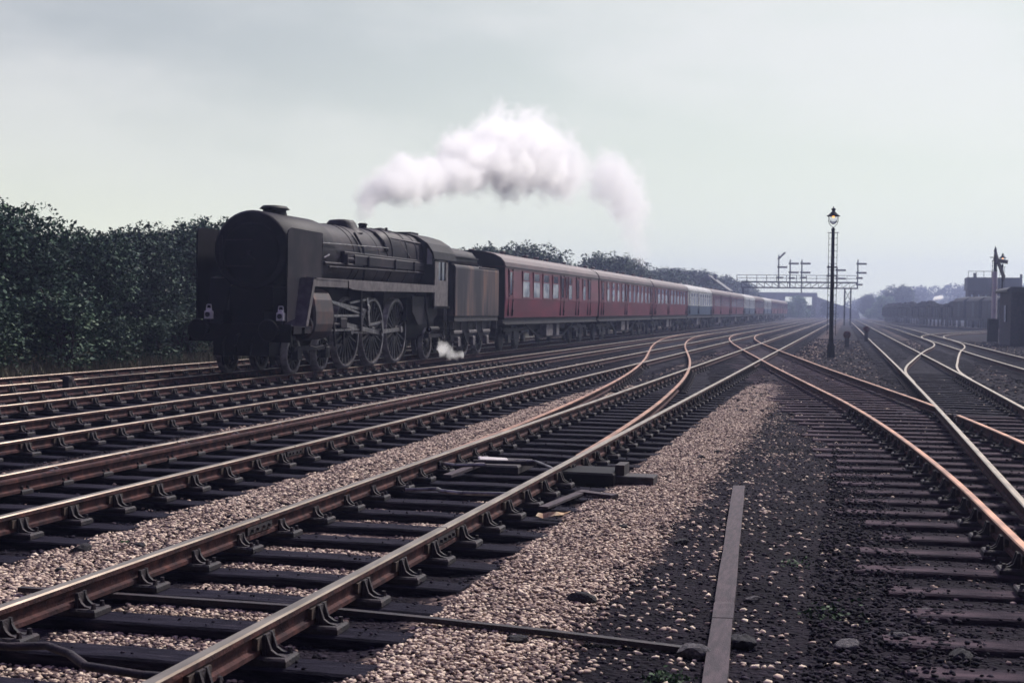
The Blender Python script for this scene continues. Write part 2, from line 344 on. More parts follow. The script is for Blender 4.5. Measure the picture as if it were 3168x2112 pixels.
# ------------------------------------------------------------------ tracks
def spline(pts, step=1.0):
    """dense smooth polyline x(y) through control points (y increasing)"""
    ys = np.array([p[1] for p in pts], float); xs = np.array([p[0] for p in pts], float)
    yy = np.arange(ys[0], ys[-1] + step * .5, step)
    m = np.gradient(xs, ys) if len(ys) > 2 else np.full(len(ys), (xs[-1] - xs[0]) / (ys[-1] - ys[0]))
    k = np.clip(np.searchsorted(ys, yy) - 1, 0, len(ys) - 2); h = ys[k + 1] - ys[k]; t = (yy - ys[k]) / h
    x = (2 * t ** 3 - 3 * t ** 2 + 1) * xs[k] + (t ** 3 - 2 * t ** 2 + t) * h * m[k] + (-2 * t ** 3 + 3 * t ** 2) * xs[k + 1] + (t ** 3 - t ** 2) * h * m[k + 1]
    return np.stack([x, yy], 1)
PROF = [(-.033, -.145), (-.033, -.12), (-.011, -.108), (-.011, -.052), (-.035, -.038), (-.035, -.010), (-.027, 0), (.027, 0), (.035, -.010), (.035, -.038), (.011, -.052), (.011, -.108), (.033, -.12), (.033, -.145)]
def rail(line, off, parent, top=None, z=0, name='rail', y0=None, y1=None):
    P = line
    d = np.gradient(P, axis=0); d /= np.linalg.norm(d, axis=1)[:, None]; nrm = np.stack([d[:, 1], -d[:, 0]], 1)
    C = P + nrm * off
    if y0 is not None: C, nrm = C[C[:, 1] >= y0], nrm[C[:, 1] >= y0]
    if y1 is not None: q = C[:, 1] <= y1; C, nrm = C[q], nrm[q]
    b = MB(); n = len(PROF)
    vs = [(C[i][0] + nrm[i][0] * a, C[i][1] + nrm[i][1] * a, h + z) for i in range(len(C)) for a, h in PROF]
    for i in range(len(C) - 1):
        for j in range(n):
            k = (j + 1) % n
            b.f.append((i * n + j, i * n + k, (i + 1) * n + k, (i + 1) * n + j)); b.m.append(1 if j in (5, 6, 7) else 0); b.sm.append(False)
    b.f.append(tuple(range(n))); b.m.append(0); b.sm.append(False)
    b.v = vs
    return b.build(name, [rail_side, top or rail_top], parent)
def sleeper_mesh(x0, x1, seed, w=.125, mat=None):
    r = random.Random(seed); b = MB(); nseg = 6; secs = []
    for i in range(nseg + 1):
        x = x0 + (x1 - x0) * i / nseg; j = r.uniform(-.004, .004); t = r.uniform(-.006, .003)
        if i in (0, nseg): t -= .006
        secs.append([(x, -w + j, -.335), (x, -w + j, -.203 + t), (x, -w + .012 + j, -.191 + t), (x, w - .012 + j, -.191 + t), (x, w + j, -.203 + t), (x, w + j, -.335)])
    b.loft(secs, smooth=False); return b.mesh('sleeper', mat or timber)
SL = [sleeper_mesh(-1.3 - a, 1.3 + c_, i) for i, (a, c_) in enumerate([(0, 0), (.03, -.02), (-.03, .03), (.02, .05), (-.02, -.03)])]
def chair_mesh():
    b = MB()
    b.box(-.19, .19, -.095, .095, -.191, -.150, 0, .012)
    for s in (-1, 1):      # outer and inner jaws: a wall against the rail and two concave ribs
        k = 1 if s > 0 else .8; t = -.040 if s > 0 else -.062; x = .044 if s > 0 else .036
        rib = [(x, -.152), (x, t), (x + .018, t), (x + .028 * k, t - .03), (x + .045 * k, -.118), (x + .075 * k, -.138), (x + .12 * k, -.148), (x + .125 * k, -.152)]
        for yy in (-.048, .030): b.plate([(s * a, z) for a, z in rib], yy, yy + .020, 'Y')
        b.box(min(s * x, s * (x + .016)), max(s * x, s * (x + .016)), -.055, .055, -.152, t - .004)
    b.box(.012, .043, -.11, .12, -.112, -.05, 1)          # wooden key
    for x, y in ((.155, 0.05), (-.155, -.05), (-.155, .05)): b.tube((x, y, -.155), (x, y, -.118), .018, .013, 6)
    return b.mesh('rail_chair', [iron, key_m])
CH = chair_mesh()
def lay(track, line, ys, chairs_to, far_to=None, gauge=.752, cap=100, custom=None, y_half=False):
    n = 0; far = MB()
    X = np.interp(ys, line[:, 1], line[:, 0]); dX = np.gradient(X, ys) if len(ys) > 1 else [0]
    for k, y in enumerate(ys):
        x = float(X[k]); y = float(y)
        rz = -math.atan(float(dX[k])) + rnd.uniform(-.014, .014)
        if n < cap:
            me = custom(k, x, y) if custom else rnd.choice(SL)
            s = obj('sleeper', me, track, (x + rnd.uniform(-.05, .05), y + rnd.uniform(-.025, .025), rnd.uniform(-.008, .001)), rz)
            if y < chairs_to:
                for sg in (-1, 1):
                    obj('rail_chair', CH, s, (sg * gauge + x - s.location.x, 0, -s.location.z), 0 if sg > 0 else math.pi)
            n += 1
        else:
            far.box(x - 1.3, x + 1.3, y - .125, y + .125, -.335, -.19)
    if far.v: o = far.build('distant_sleepers', timber, track); o['kind'] = 'stuff'
SP = .75
def grid(a, b, off=0): return np.arange(math.ceil((a - off) / SP) * SP + off, b, SP)
def track(label, pts, y_sl, chairs_to, top=None, rails=True, group='railway tracks'):
    t = thing('railway_track', label, 'railway track', (0, 0, 0), 0, group); ln = spline(pts)
    for s in (-1, 1): rail(ln, s * .752, t, top)
    lay(t, ln, y_sl, chairs_to)
    return t, ln
t0, l0 = track('furthest straight track at the foot of the bushes', [(-16.9, 16), (-16.9, 400)], grid(24, 160), 45)
t1, l1 = track('straight track that the steam train stands on', [(-13.78, 12), (-13.78, 520)], grid(18, 220), 42)
t2, l2 = track('straight track between the train and the check-railed track', [(-10.375, 8), (-10.375, 520)], grid(11, 220), 45)
t3, l3 = track('straight track with a check rail inside its far rail', [(-7.08, 5), (-7.08, 520)], grid(7, 220), 45)
t4, l4 = track('foreground main track crossing the diamond, pale ballast on both sides', [(-3.70, 3.5), (-3.70, 520)], grid(4, 220), 45)
t5, l5 = track('shiny track right of the lamp post, curving away', [(2.27, 3.5), (2.27, 30), (2.12, 60), (1.95, 85), (1.62, 140), (1.2, 210), (.2, 330)], grid(27, 190), 42)
t6, l6 = track('dull track beside the brick hut', [(6.2, 32), (5.85, 50), (5.6, 80), (5.4, 110), (5.3, 150), (4.75, 210), (3.3, 330)], grid(33, 190), 30)
# check rail with distance blocks on t3
cr = rail(spline([(-7.08, 5), (-7.08, 31)]), -.752 + .135, t3, rail_side, -.03, 'check_rail')
bl = MB()
for y in np.arange(6.97, 30, 1.43): bl.box(-7.83 + .036, -7.70 - .005, y - .09, y + .09, -.12, -.035, 0, .008); bl.tube((-7.76, y, -.04), (-7.76, y, -.012), .022, n=6)
bl.build('distance_block', steel, t3)
# fishplates at the rail joints
for tt_, cx_, ys_ in ((t4, -3.70, (10.12, 28.4)), (t3, -7.08, (15.4, 33.6)), (t2, -10.375, (21.3, 39.6)), (t1, -13.78, (26.6,))):
    for y_ in ys_:
        for sg in (-1, 1):
            b = MB(); xx = cx_ + sg * .752
            for q in (-1, 1): b.box(xx + q * .022 - .011, xx + q * .022 + .011, y_ - .23, y_ + .23, -.105, -.045)
            for k in (-.16, -.06, .06, .16): b.tube((xx - .05, y_ + k, -.075), (xx + .055, y_ + k, -.075), .014, n=6)
            b.box(xx - .036, xx + .036, y_ - .004, y_ + .004, -.04, .0015); b.build('fishplate', iron, tt_)
# crossover from the foreground track across t3 to t2
cp1 = [(-3.70, 14.6), (-3.78, 18), (-3.88, 21), (-4.06, 25), (-4.30, 29), (-4.62, 33.6), (-5.09, 39), (-5.88, 46.5), (-6.92, 55), (-8.15, 65), (-9.25, 75.6), (-9.95, 85), (-10.28, 93), (-10.375, 102)]
x1 = thing('crossover_track', 'rusty crossover curving from the foreground track over to the train-side track', 'railway track', (0, 0, 0), 0, 'railway tracks')
lx1 = spline(cp1, .5)
rail(lx1, -.752, x1, rail_top_rusty, -.004, y0=15.4); rail(lx1, .752, x1, rail_top_rusty, -.004, y0=15.4)
lay(x1, lx1, grid(31, 92, SP / 2), 42)
# crossover from t3 over the foreground track (diamond) to the right-hand track
cp2 = [(2.24, 3.5), (2.18, 7), (2.0, 10.6), (1.78, 15), (1.44, 19.5), (.72, 26.5), (.0, 32), (-.80, 38), (-1.5, 43.3), (-2.33, 50), (-3.68, 60.8), (-5.38, 75.5), (-6.42, 87), (-6.95, 97), (-7.08, 107)]
x2 = thing('crossover_track', 'rusty crossover on long timbers cutting the foreground track at the diamond', 'railway track', (0, 0, 0), 0, 'railway tracks')
lx2 = spline(cp2, .5)
rail(lx2, -.752, x2, rail_top_rusty, -.002); 
rail(lx2, .752, x2, rail_top_rusty, -.002, y0=26.0)
rail(lx2, .752, x2, rail_top_rusty, -.002, y1=24.2)
def long_timber(k, x, y):
    return sleeper_mesh(-.752 - 1.05 - .12 * math.sin(k * 1.7), 3.2 - x + .2 if y < 27 else 1.35, k + 50, mat=timber2)
lay(x2, lx2, np.concatenate([grid(4, 50, 0) + .12, grid(50, 98, SP / 2)]), 26, custom=long_timber)
# crossover from t5 to t6 and siding beyond
cp3 = [(2.27, 34), (2.34, 42.5), (2.55, 46.5), (2.85, 50.5), (3.27, 56), (4.08, 65.8), (4.80, 73.2), (5.28, 81), (5.45, 90), (5.5, 98), (6.15, 110), (7.2, 117.5), (10.3, 131), (15.1, 155), (22, 182)]
x3 = thing('crossover_track', 'shiny hooked crossover curving into the yard between the two right-hand tracks', 'railway track', (0, 0, 0), 0, 'railway tracks')
lx3 = spline(cp3, .5); rail(lx3, -.752, x3, rail_top, -.002, y0=35); rail(lx3, .752, x3, rail_top, -.002, y0=37.5)
lay(x3, lx3, grid(45, 100, SP / 2), 20)
wl = [(20, 150), (16.4, 165), (13.6, 180), (11.6, 196), (9.9, 214), (8.3, 236), (6.9, 262), (5.4, 295), (3.6, 340)]
t7, l7 = track('curved siding under the dark wagons', wl, grid(150, 215), 0)

# ------------------------------------------------------------------ ballast and cinders
rng = np.random.default_rng(5)
def scatter(n, xr, yr, keep=None, pw=1.0):
    X = rng.uniform(*xr, n); Y = yr[0] + (yr[1] - yr[0]) * rng.uniform(0, 1, n) ** pw
    if keep is not None: k = keep(X, Y); X, Y = X[k], Y[k]
    return X, Y
VV, FF, TT = [], [], []; off = 0
def put(X, Y, size, zo=0, tone=None):
    global off
    Z = ground_z(X, Y) + zo; P = np.stack([X, Y, Z], 1)
    v, f, t = stones(P, size, rng, tone); VV.append(v); FF.append(f + off); TT.append(t); off += len(v)
def edge(X, Y, c0, hw): return np.abs(X + .12 * noise2(X * .8, Y * .8, 11) - c0) < hw * (1 + .0 * Y) + rng.normal(0, .07, len(X))
X, Y = scatter(62000, (-2.75, -1.2), (5.5, 36), lambda X, Y: (X > -2.44) & edge(X, Y, -1.98, .50), 1.25); put(X, Y, rng.uniform(.015, .040, len(X)), .010)
X, Y = scatter(34000, (-5.95, -4.85), (7.5, 34), lambda X, Y: (X < -4.97) & edge(X, Y, -5.4, .42), 1.2); put(X, Y, rng.uniform(.018, .048, len(X)), .010)
X, Y = scatter(26000, (-4.45, -2.95), (5, 16), lambda X, Y: (np.abs(((Y / SP + .5) % 1) - .5) * SP > .135) & (np.abs(X + 3.7) < .70 + .08 * rng.normal(size=len(X))) & (noise2(X * 2, Y * 2, 9) > -.55 + (Y - 6) * .09)); put(X, Y, rng.uniform(.016, .042, len(X)), .004)
X, Y = scatter(9000, (-9.15, -8.3), (13, 40), lambda X, Y: edge(X, Y, -8.73, .25) & (noise2(X, Y * .3, 21) > -.1)); put(X, Y, rng.uniform(.03, .06, len(X)), .01, rng.uniform(0, .75, len(X)))
bal = obj('ballast', np_mesh('ballast', np.concatenate(VV), np.concatenate(FF), np.concatenate(TT), stone_l)); tag(bal, 'pinkish limestone ballast heaped along the foreground track', 'ballast', None, 'stuff')
VV, FF, TT = [], [], []; off = 0
# stray pale stones over the cinders
X = -1.5 + np.abs(rng.normal(0, .75, 1500)); Y = 5.5 + 26 * rng.uniform(0, 1, 1500) ** 1.4; put(X, Y, rng.uniform(.018, .055, 1500), .004, rng.uniform(.3, 1, 1500) ** .7)
X, Y = scatter(500, (-1.3, 1.3), (6.5, 26), None, 1.4); put(X, Y, rng.uniform(.02, .05, len(X)), .004, rng.uniform(.2, 1, len(X)))
X, Y = scatter(700, (-8.2, -6), (11, 30)); put(X, Y, rng.uniform(.02, .05, len(X)), .01, rng.uniform(.1, .7, len(X)))
X, Y = scatter(5000, (-13, 9), (28, 95), None, 1.3); put(X, Y, rng.uniform(.03, .10, len(X)), .0, rng.uniform(.0, .85, len(X)))
st = obj('loose_gravel', np_mesh('loose_gravel', np.concatenate(VV), np.concatenate(FF), np.concatenate(TT), stone_l)); tag(st, 'stray pale stones scattered over the dark cinders', 'gravel', None, 'stuff')
VV, FF, TT = [], [], []; off = 0
X, Y = scatter(26000, (-1.9, 2.6), (6, 26), lambda X, Y: X > -1.62 + .15 * noise2(X, Y, 4), 1.5); put(X, Y, rng.uniform(.008, .030, len(X)) * rng.uniform(.5, 1.7, len(X)), .002)
X, Y = scatter(16000, (-12, -5), (9, 34), None, 1.2); put(X, Y, rng.uniform(.025, .06, len(X)), .004)
X, Y = scatter(9000, (-5.0, -2.3), (5, 30), None, 1.3); put(X, Y, rng.uniform(.02, .05, len(X)), .0)
X, Y = scatter(14000, (-13, 10), (26, 100), None, 1.3); put(X, Y, rng.uniform(.05, .14, len(X)), .0)
X, Y = scatter(3000, (-5, -2.4), (4, 20), None, 1.2); P_ = np.stack([X, Y, np.full(len(X), -.186)], 1); k_ = (np.abs(((Y / SP + .5) % 1) - .5) * SP < .115) & (rng.uniform(0, 1, len(X)) < .5 + .5 * np.abs(X + 3.7)); v, f, t_ = stones(P_[k_], rng.uniform(.012, .03, k_.sum()), rng); VV.append(v); FF.append(f + off); TT.append(t_); off += len(v)
X, Y = scatter(1800, (.0, 3.2), (6, 26), None, 1.3); P_ = np.stack([X, Y, np.full(len(X), -.188)], 1); v, f, t_ = stones(P_, rng.uniform(.012, .035, len(X)), rng); VV.append(v); FF.append(f + off); TT.append(t_); off += len(v)
X, Y = scatter(9000, (-.2, 1.6), (6, 26), lambda X, Y: X < np.interp(Y, lx2[:, 1], lx2[:, 0]) - 1.45 + .25 * noise2(X * 3, Y * 3, 31), 1.3); P_ = np.stack([X, Y, np.full(len(X), -.200)], 1); v, f, t_ = stones(P_, rng.uniform(.02, .05, len(X)), rng); VV.append(v); FF.append(f + off); TT.append(t_); off += len(v)
st = obj('cinders', np_mesh('cinders', np.concatenate(VV), np.concatenate(FF), np.concatenate(TT), stone_d)); tag(st, 'dark cinders and ash between the tracks', 'cinders', None, 'stuff')

# single rocks
ROCKS = [(-0.80, 7.63, 0.17, 0, 'pale jagged rock left of the long board at the bottom edge'), (0.03, 8.04, 0.15, 0, 'pale rounded rock right of the long board, largest of the pale rocks there'), (-0.58, 9.24, 0.09, 0, 'pinkish stone just right of the long board'),
 (0.49, 9.17, 0.10, 0, 'whitish stone near the lower timber ends'), (0.30, 8.36, 0.14, 0, 'flat grey rock between the pale rounded rock and the timber ends'), (-1.85, 11.83, 0.10, 1, 'dark clinker lump lying alone on the pale ballast shoulder'),
 (-1.64, 8.81, 0.16, 1, 'big dark clinker lump on the edge of the pale ballast'), (-1.77, 7.60, 0.12, 1, 'dark lump beside the rod across the pale ballast'), (-5.53, 9.40, 0.16, 1, 'dark lump on the ballast at the sleeper ends of the check-railed track'),
 (-5.22, 9.70, 0.10, 1, 'smaller dark lump on the ballast between the two near tracks'), (-5.26, 8.67, 0.09, 1, 'dark lump in the ballast close to the picture edge on the left'), (-0.55, 7.95, 0.18, 1, 'dark flat slab touching the long board'),
 (0.62, 8.0, 0.16, 1, 'dark slab near the end of the lowest timber'), (-1.29, 11.31, 0.11, 1, 'dark lump left of the long board halfway up'), (-1.80, 17.78, 0.11, 1, 'dark lump on the far ballast, nearer of a pair'), (-1.68, 18.67, 0.09, 1, 'dark lump on the far ballast, further of a pair')]
def rock_mesh(seed):
    r = np.random.RandomState(seed); import bmesh as B
    bm = B.new(); B.ops.create_icosphere(bm, subdivisions=3, radius=.5)
    dirs = r.normal(size=(9, 3)); dirs /= np.linalg.norm(dirs, axis=1)[:, None]; cut = r.uniform(.28, .42, 9)
    for v in bm.verts:
        p = np.array(v.co)
        for d_, c_ in zip(dirs, cut):
            t = p @ d_
            if t > c_: p = p - d_ * (t - c_) * .92
        p = p * np.array([1, .8, .62]) * (1 + .04 * math.sin(p[0] * 23) + .04 * math.sin(p[1] * 19 + p[2] * 17)); v.co = p
    me = bpy.data.meshes.new('rock'); bm.to_mesh(me); bm.free(); return me
for i, (x, y, s, d, lb) in enumerate(ROCKS):
    me = rock_mesh(i); me.materials.append(rock_d if d else rock_m)
    o = obj('rock', me, None, (x, y, float(ground_z(x, y)) + s * .16), rnd.uniform(0, 6), (s * 1.25, s, s)); tag(o, lb, 'rock', 'rocks and clinker lumps by the foreground tracks')
# long boards laid end to end
def plank(y0, y1, lb, seed):
    b = MB(); A = np.array([-1.107, 14.93]); Bp = np.array([-.50, 5.0]); secs = []; q = random.Random(seed)
    for k in range(7):
        y = y0 + (y1 - y0) * k / 6; x = A[0] + (Bp[0] - A[0]) * (A[1] - y) / (A[1] - Bp[1]); wv = .062 + q.uniform(-.003, .003); z = -.207 + q.uniform(-.004, .004)
        secs.append([(x - wv, y, z - .03), (x - wv, y, z + .02), (x + wv, y, z + .024), (x + wv, y, z - .03)])
    b.loft(secs, smooth=False); tag(b.build('plank', board_m), lb, 'plank', 'weathered planks laid end to end on the cinders')
plank(14.93, 9.08, 'longest weathered plank lying on the cinders, furthest of the end to end planks', 1); plank(9.05, 8.47, 'short middle piece of the end to end planks on the cinders', 2); plank(8.445, 5.0, 'weathered plank running out of the bottom edge, nearest of the end to end planks', 3)
# weeds
def weed(x, y, s, n, lb):
    P = rng.normal(0, 1, (n, 3)) * np.array([s, s, s * .35]); P[:, 2] = np.abs(P[:, 2]); v, f, t = leaves(P, np.full(n, .03), rng, 1)
    o = obj('weed', np_mesh('weed', v, f, t, weed_m), None, (x, y, float(ground_z(x, y)) + .01)); tag(o, lb, 'weed', 'small green weeds in the yard')
weed(-.08, 8.87, .10, 130, 'sparse green weed on the cinders right of the plank'); weed(-.86, 7.05, .06, 140, 'bright green weed left of the plank at the bottom edge'); weed(-5.4, 9.79, .025, 60, 'tiny green weed in the ballast between the two near tracks')
weed(-.35, 10.6, .07, 60, 'faint weed higher up beside the plank')
# crumpled paper
b = MB(); r = random.Random(3); g = [[(i * .055 - .14 + r.uniform(-.015, .015), j * .05 - .05 + r.uniform(-.015, .015), r.uniform(0, .07)) for i in range(6)] for j in range(3)]
vs = [p for row in g for p in row]; b.add(vs, [(j * 6 + i, j * 6 + i + 1, j * 6 + 7 + i, j * 6 + 6 + i) for j in range(2) for i in range(5)])
o = b.build('litter', paper_m, None, (-2.5, 12.05, -.19)); tag(o, 'crumpled yellowish paper on a sleeper end by the pale ballast', 'litter')
# point work: stretcher cover, cranked rod, machine box, rods
t = thing('point_mechanism', 'point rodding with pale cover plate between the foreground rails', 'point mechanism', (-3.9, 14.6, -.19))
b = MB(); b.box(-.17, .17, -.12, .12, .10, .125, 0, .01, rot=(0.05, .06, .35)); b.build('cover_plate', white_p, t, (-.02, .9, 0))
b = MB(); b.box(-.25, .35, .55, 1.35, 0.0, .09, 0, .02); b.tube((-.2, .7, .1), (.5, .8, .1), .03); b.build('slide_housing', iron, t)
b = MB(); b.bar((-.25, -.2, .04), (-.1, .75, .09), .1, .03); b.build('lever_bar', board_m, t)
b = MB(); b.path([(-.35, -1.35, .03), (-.05, -1.25, .04), (.05, -1.45, .05), (.3, -1.55, .05), (.75, -1.45, .05)], .02, 6); b.build('cranked_rod', steel, t)
b = MB(); b.path([(-.65, .5, .1), (-.3, .3, .1), (0, .45, .1)], .02, 6); b.build('cranked_rod', steel, t)
b = MB(); b.path([(.25, .85, .12), (.5, .75, .13), (.72, .5, .1), (.95, .2, .05)], .014, 6); b.build('cable', steel, t)
t = thing('point_machine', 'black iron point machine box right of the foreground rail', 'point machine', (-2.6, 14.75, -.2))
b = MB(); b.box(-.42, .22, -.2, .45, 0, .13, 0, .02); b.build('housing', soot_shade, t)
b = MB(); b.box(.22, .62, -.05, .28, 0, .09, 0, .01); b.box(.2, .3, .0, .35, .09, .2); b.build('end_block', iron, t)
b = MB(); b.bar((-.1, -2.2, .03), (.05, -.9, .03), .09, .02); b.bar((.0, -1.0, .03), (.4, -1.2, .03), .12, .03); b.build('strap', board_m, t)
b = MB(); [b.bar(p_, q_, .05, .03) for p_, q_ in zip([(-5.1, 7.93, -.175), (-3.0, 7.84, -.155), (-2.3, 7.80, -.165), (-1.6, 7.77, -.185)], [(-3.0, 7.84, -.155), (-2.3, 7.80, -.165), (-1.6, 7.77, -.185), (-.72, 7.70, -.215)])]
o = b.build('signal_rod', iron); tag(o, 'dark iron rod crossing under the foreground track over pale ballast', 'rod')
b = MB(); b.path([(-4.6, 6.52, -.14), (-4.2, 6.42, -.13), (-4.0, 6.46, -.12), (-3.82, 6.38, -.13), (-3.66, 6.26, -.15), (-3.3, 6.18, -.15), (-2.9, 6.2, -.15)], .022, 8)
o = b.build('bent_rod', iron); tag(o, 'bent black rod between the rails in the bottom left corner', 'rod')

# ------------------------------------------------------------------ locomotive
CX = -13.78
loco = thing('steam_locomotive', 'grimy black steam locomotive with smoke deflectors hauling the train', 'steam locomotive', (CX, 29.9, 0))
def circ(r, cz, y, n=40, sq=0, cxx=0):
    ps = []
    for i in range(n):
        a = 2 * math.pi * i / n; c_, s_ = math.cos(a), math.sin(a)
        if sq and s_ > -.2: e = 2 / (2 + sq); c_ = math.copysign(abs(c_) ** e, c_); s_ = math.copysign(abs(s_) ** e, s_)
        ps.append((cxx + r * c_, y, cz + r * s_))
    return ps
b = MB()
b.loft([circ(.90, 2.92, .98), circ(.955, 2.92, 1.02), circ(.955, 2.92, 4.1)]); b.build('smokebox', loco_d, loco)
b = MB(); b.lathe([(0.001, .86), (.3, .87), (.62, .92), (.72, .965), (.73, .985)], 'Y', (0, 0, 2.86), 32)
sb = b.build('smokebox_door', soot_shade, loco)
b = MB(); b.tube((0, .82, 2.86), (0, .9, 2.86), .06); b.tube((-.02, .80, 2.86), (.18, .80, 2.7), .012, n=6); b.tube((.0, .78, 2.86), (-.16, .78, 2.72), .012, n=6)
for z in (2.55, 3.17): b.bar((-.74, .9, z), (.1, .87, z), .05, .03)
b.tube((-.74, .92, 2.45), (-.74, .92, 3.27), .03); b.build('door_handle', loco_m, sb)
b = MB(); b.path([(-.5, .93, 3.42), (-.25, .9, 3.56), (.25, .9, 3.56), (.5, .93, 3.42)], .014, 6); b.build('door_handrail', loco_m, loco)
b = MB(); b.loft([circ(.885, 2.92, 4.1), circ(.90, 2.93, 5.5), circ(.925, 2.93, 8.3)])
for y in (4.14, 5.6, 6.05, 7.6): b.loft([circ(.905 + (y - 4) * .006, 2.93, y), circ(.905 + (y - 4) * .006, 2.93, y + .05)])
b.build('boiler', loco_m, loco)
b = MB(); b.loft([circ(.93, 2.93, 8.3, sq=.4), circ(.96, 2.92, 8.5, sq=1.1), circ(.97, 2.90, 11.6, sq=1.3)])
for y in (8.6, 10.0, 10.9): b.loft([circ(.985, 2.915, y, sq=1.1), circ(.985, 2.915, y + .045, sq=1.1)])
b.box(-.75, .75, 8.5, 11.6, 1.3, 2.6); b.build('firebox', loco_m, loco)
# chimney: long oval double chimney with a lip
def oval(rx, ry, z, yc, n=28): return [(rx * math.cos(2 * math.pi * i / n), yc + ry * math.sin(2 * math.pi * i / n), z) for i in range(n)]
b = MB(); yc = 2.35; b.loft([oval(.36, .46, 3.74, yc), oval(.28, .40, 3.86, yc), oval(.26, .38, 3.95, yc), oval(.28, .40, 3.97, yc), oval(.35, .47, 3.985, yc), oval(.32, .45, 4.01, yc), oval(.27, .39, 4.06, yc)]); b.build('chimney', soot_shade, loco)
b = MB(); yc = 7.0; b.loft([oval(.62, .50, 3.66, yc), oval(.46, .42, 3.82, yc), oval(.40, .39, 3.94, yc), oval(.33, .34, 4.01, yc), oval(.16, .18, 4.03, yc)]); b.build('dome', loco_m, loco)
b = MB()
b.lathe([(.26, 3.74), (.2, 3.84), (.12, 3.88), (.12, 3.97), (.15, 4.0), (.10, 4.04), (.001, 4.045)], 'Z', (0, 8.75, 0), 16); b.build('safety_valve', soot_shade, loco)
b = MB(); b.lathe([(.3, 3.7), (.26, 3.88), (.2, 3.97), (.001, 4.0)], 'Z', (.0, 10.3, 0), 16); b.loft([oval(.3, .55, 3.8, 10.6), oval(.22, .42, 3.93, 10.6), oval(.1, .2, 3.95, 10.6)]); b.tube((.3, 10.0, 3.7), (.3, 10.0, 3.98), .04); b.build('manifold_cover', loco_d, loco)
# deflectors
for s in (-1, 1):
    b = MB(); poly = [(.45, 3.28), (.52, 3.38), (.68, 3.44), (2.66, 3.42), (2.66, 2.30), (1.58, 2.33), (1.18, 2.28), (.92, 1.32), (.45, 1.25)]
    x = s * 1.13; b.plate(poly, x - .012, x + .012)
    for yy in (.45, 2.63): b.box(x - .02, x + .02, yy, yy + .035, 2.3, 3.3)
    b.box(x - .018, x + .018, .5, 1.15, 2.26, 2.29)
    dfl = b.build('smoke_deflector', loco_m if s > 0 else soot_shade, loco)  # far deflector painted black in place of its shade
    g = MB(); g.path([(x + s * .05, 2.66, 2.82), (x + s * .09, 2.76, 2.86), (x + s * .07, 2.95, 2.9), (x - s * .12, 3.3, 2.88)], .022, 6); g.build('grab_rail', steel, dfl)
    b = MB(); b.path([(s * .93, 1.05, 3.18), (s * .96, 3.0, 3.2), (s * .96, 4.1, 3.22), (s * .94, 8.3, 3.30)], .017, 6)
    for y in (1.6, 3.6, 5.2, 6.8, 8.1): b.tube((s * .85, y, 3.24), (s * .955, y, 3.23), .012, n=5)
    b.build('handrail', steel, loco)
    # pipes along the boiler
    b = MB(); b.tube((s * .95, 4.6, 2.86), (s * .97, 11.5, 2.88), .07, .07, 12); b.tube((s * .97, 3.2, 2.70), (s * .97, 6.0, 2.72), .045); b.box(min(s * .85, s * 1.03), max(s * .85, s * 1.03), 5.3, 11.5, 2.74, 3.00, 0, .03); b.tube((s * 1.02, 3.4, 2.62), (s * 1.03, 11.5, 2.68), .03, n=6)
    b.box(s * .9 - .1 if s < 0 else .86, s * .9 + .04 if s < 0 else 1.0, 4.6, 11.4, 2.94, 3.06, 0, .02)
    for y in (4.6, 6.3, 8.6, 10.4): b.box(min(s * .86, s * 1.08), max(s * .86, s * 1.08), y, y + .06, 2.7, 2.98)
    b.build('ejector_pipe', loco_m, loco)
    b = MB(); b.path([(s * .93, 6.2, 2.2), (s * .99, 6.18, 2.7), (s * .96, 6.12, 3.2), (s * .72, 6.05, 3.62)], .035, 8); b.build('feed_pipe', loco_d, loco)
    b = MB(); b.path([(s * .55, 8.2, 3.74), (s * .8, 8.2, 3.5), (s * .94, 8.25, 3.2)], .05, 8); b.build('delivery_pipe', loco_d, loco)
    b = MB(); b.path([(s * .6, 9.3, 3.8), (s * .86, 9.6, 3.55), (s * .98, 10.2, 3.1)], .03, 6); b.tube((s * .82, 8.6, 3.62), (s * .9, 11.5, 3.58), .028, n=6); b.path([(s * .86, 10.9, 3.6), (s * .97, 10.95, 3.3), (s * .99, 11.0, 3.0)], .035, 6); b.build('steam_pipe', plate_m, loco)
    # running plate with valance, inclined front, lower front plate
    b = MB(); a0, a1 = sorted((s * .78, s * 1.33))
    b.box(a0, a1, 1.62, 11.66, 2.27, 2.31)
    xv = s * 1.32; b.box(min(xv, xv - s * .02), max(xv, xv - s * .02), 1.66, 3.98, 2.10, 2.27); 
    b.plate([(4.05, 2.10), (4.05, 2.27), (11.66, 2.27), (11.66, 2.09), (5.4, 2.04), (4.4, 2.06)], xv - .01, xv + .01)
    b.build('running_plate', plate_m, loco)
    b = MB(); b.plate([(1.66, 2.31), (1.80, 2.31), (1.28, 1.12), (1.12, 1.12)], xv - .01, xv + .01); b.plate([(1.64, 2.31), (1.66, 2.31), (1.14, 1.12), (1.12, 1.12)], a0, a1)
    b.build('front_ramp', plate_m if s > 0 else soot_shade, loco)  # far ramp also blacked, its shade put into the colour
    b = MB(); b.box(a0, a1, .42, 1.5, 1.12, 1.15); b.box(min(xv, xv - s * .02), max(xv, xv - s * .02), .42, .9, .98, 1.12); b.box(min(xv, xv - s * .02), max(xv, xv - s * .02), 1.1, 1.5, .98, 1.12); b.build('front_footplate', loco_m, loco)
b = MB(); b.box(-.8, .8, .42, 1.1, 1.12, 1.16); b.box(-.55, .55, 1.0, 3.6, 1.1, 2.15, 0, .1); b.build('saddle', soot_shade, loco)
b = MB(); b.box(-1.27, 1.27, .38, .45, .78, 1.20); b.box(-1.2, 1.2, .45, .62, .78, .9); b.build('buffer_beam', soot_shade, loco)
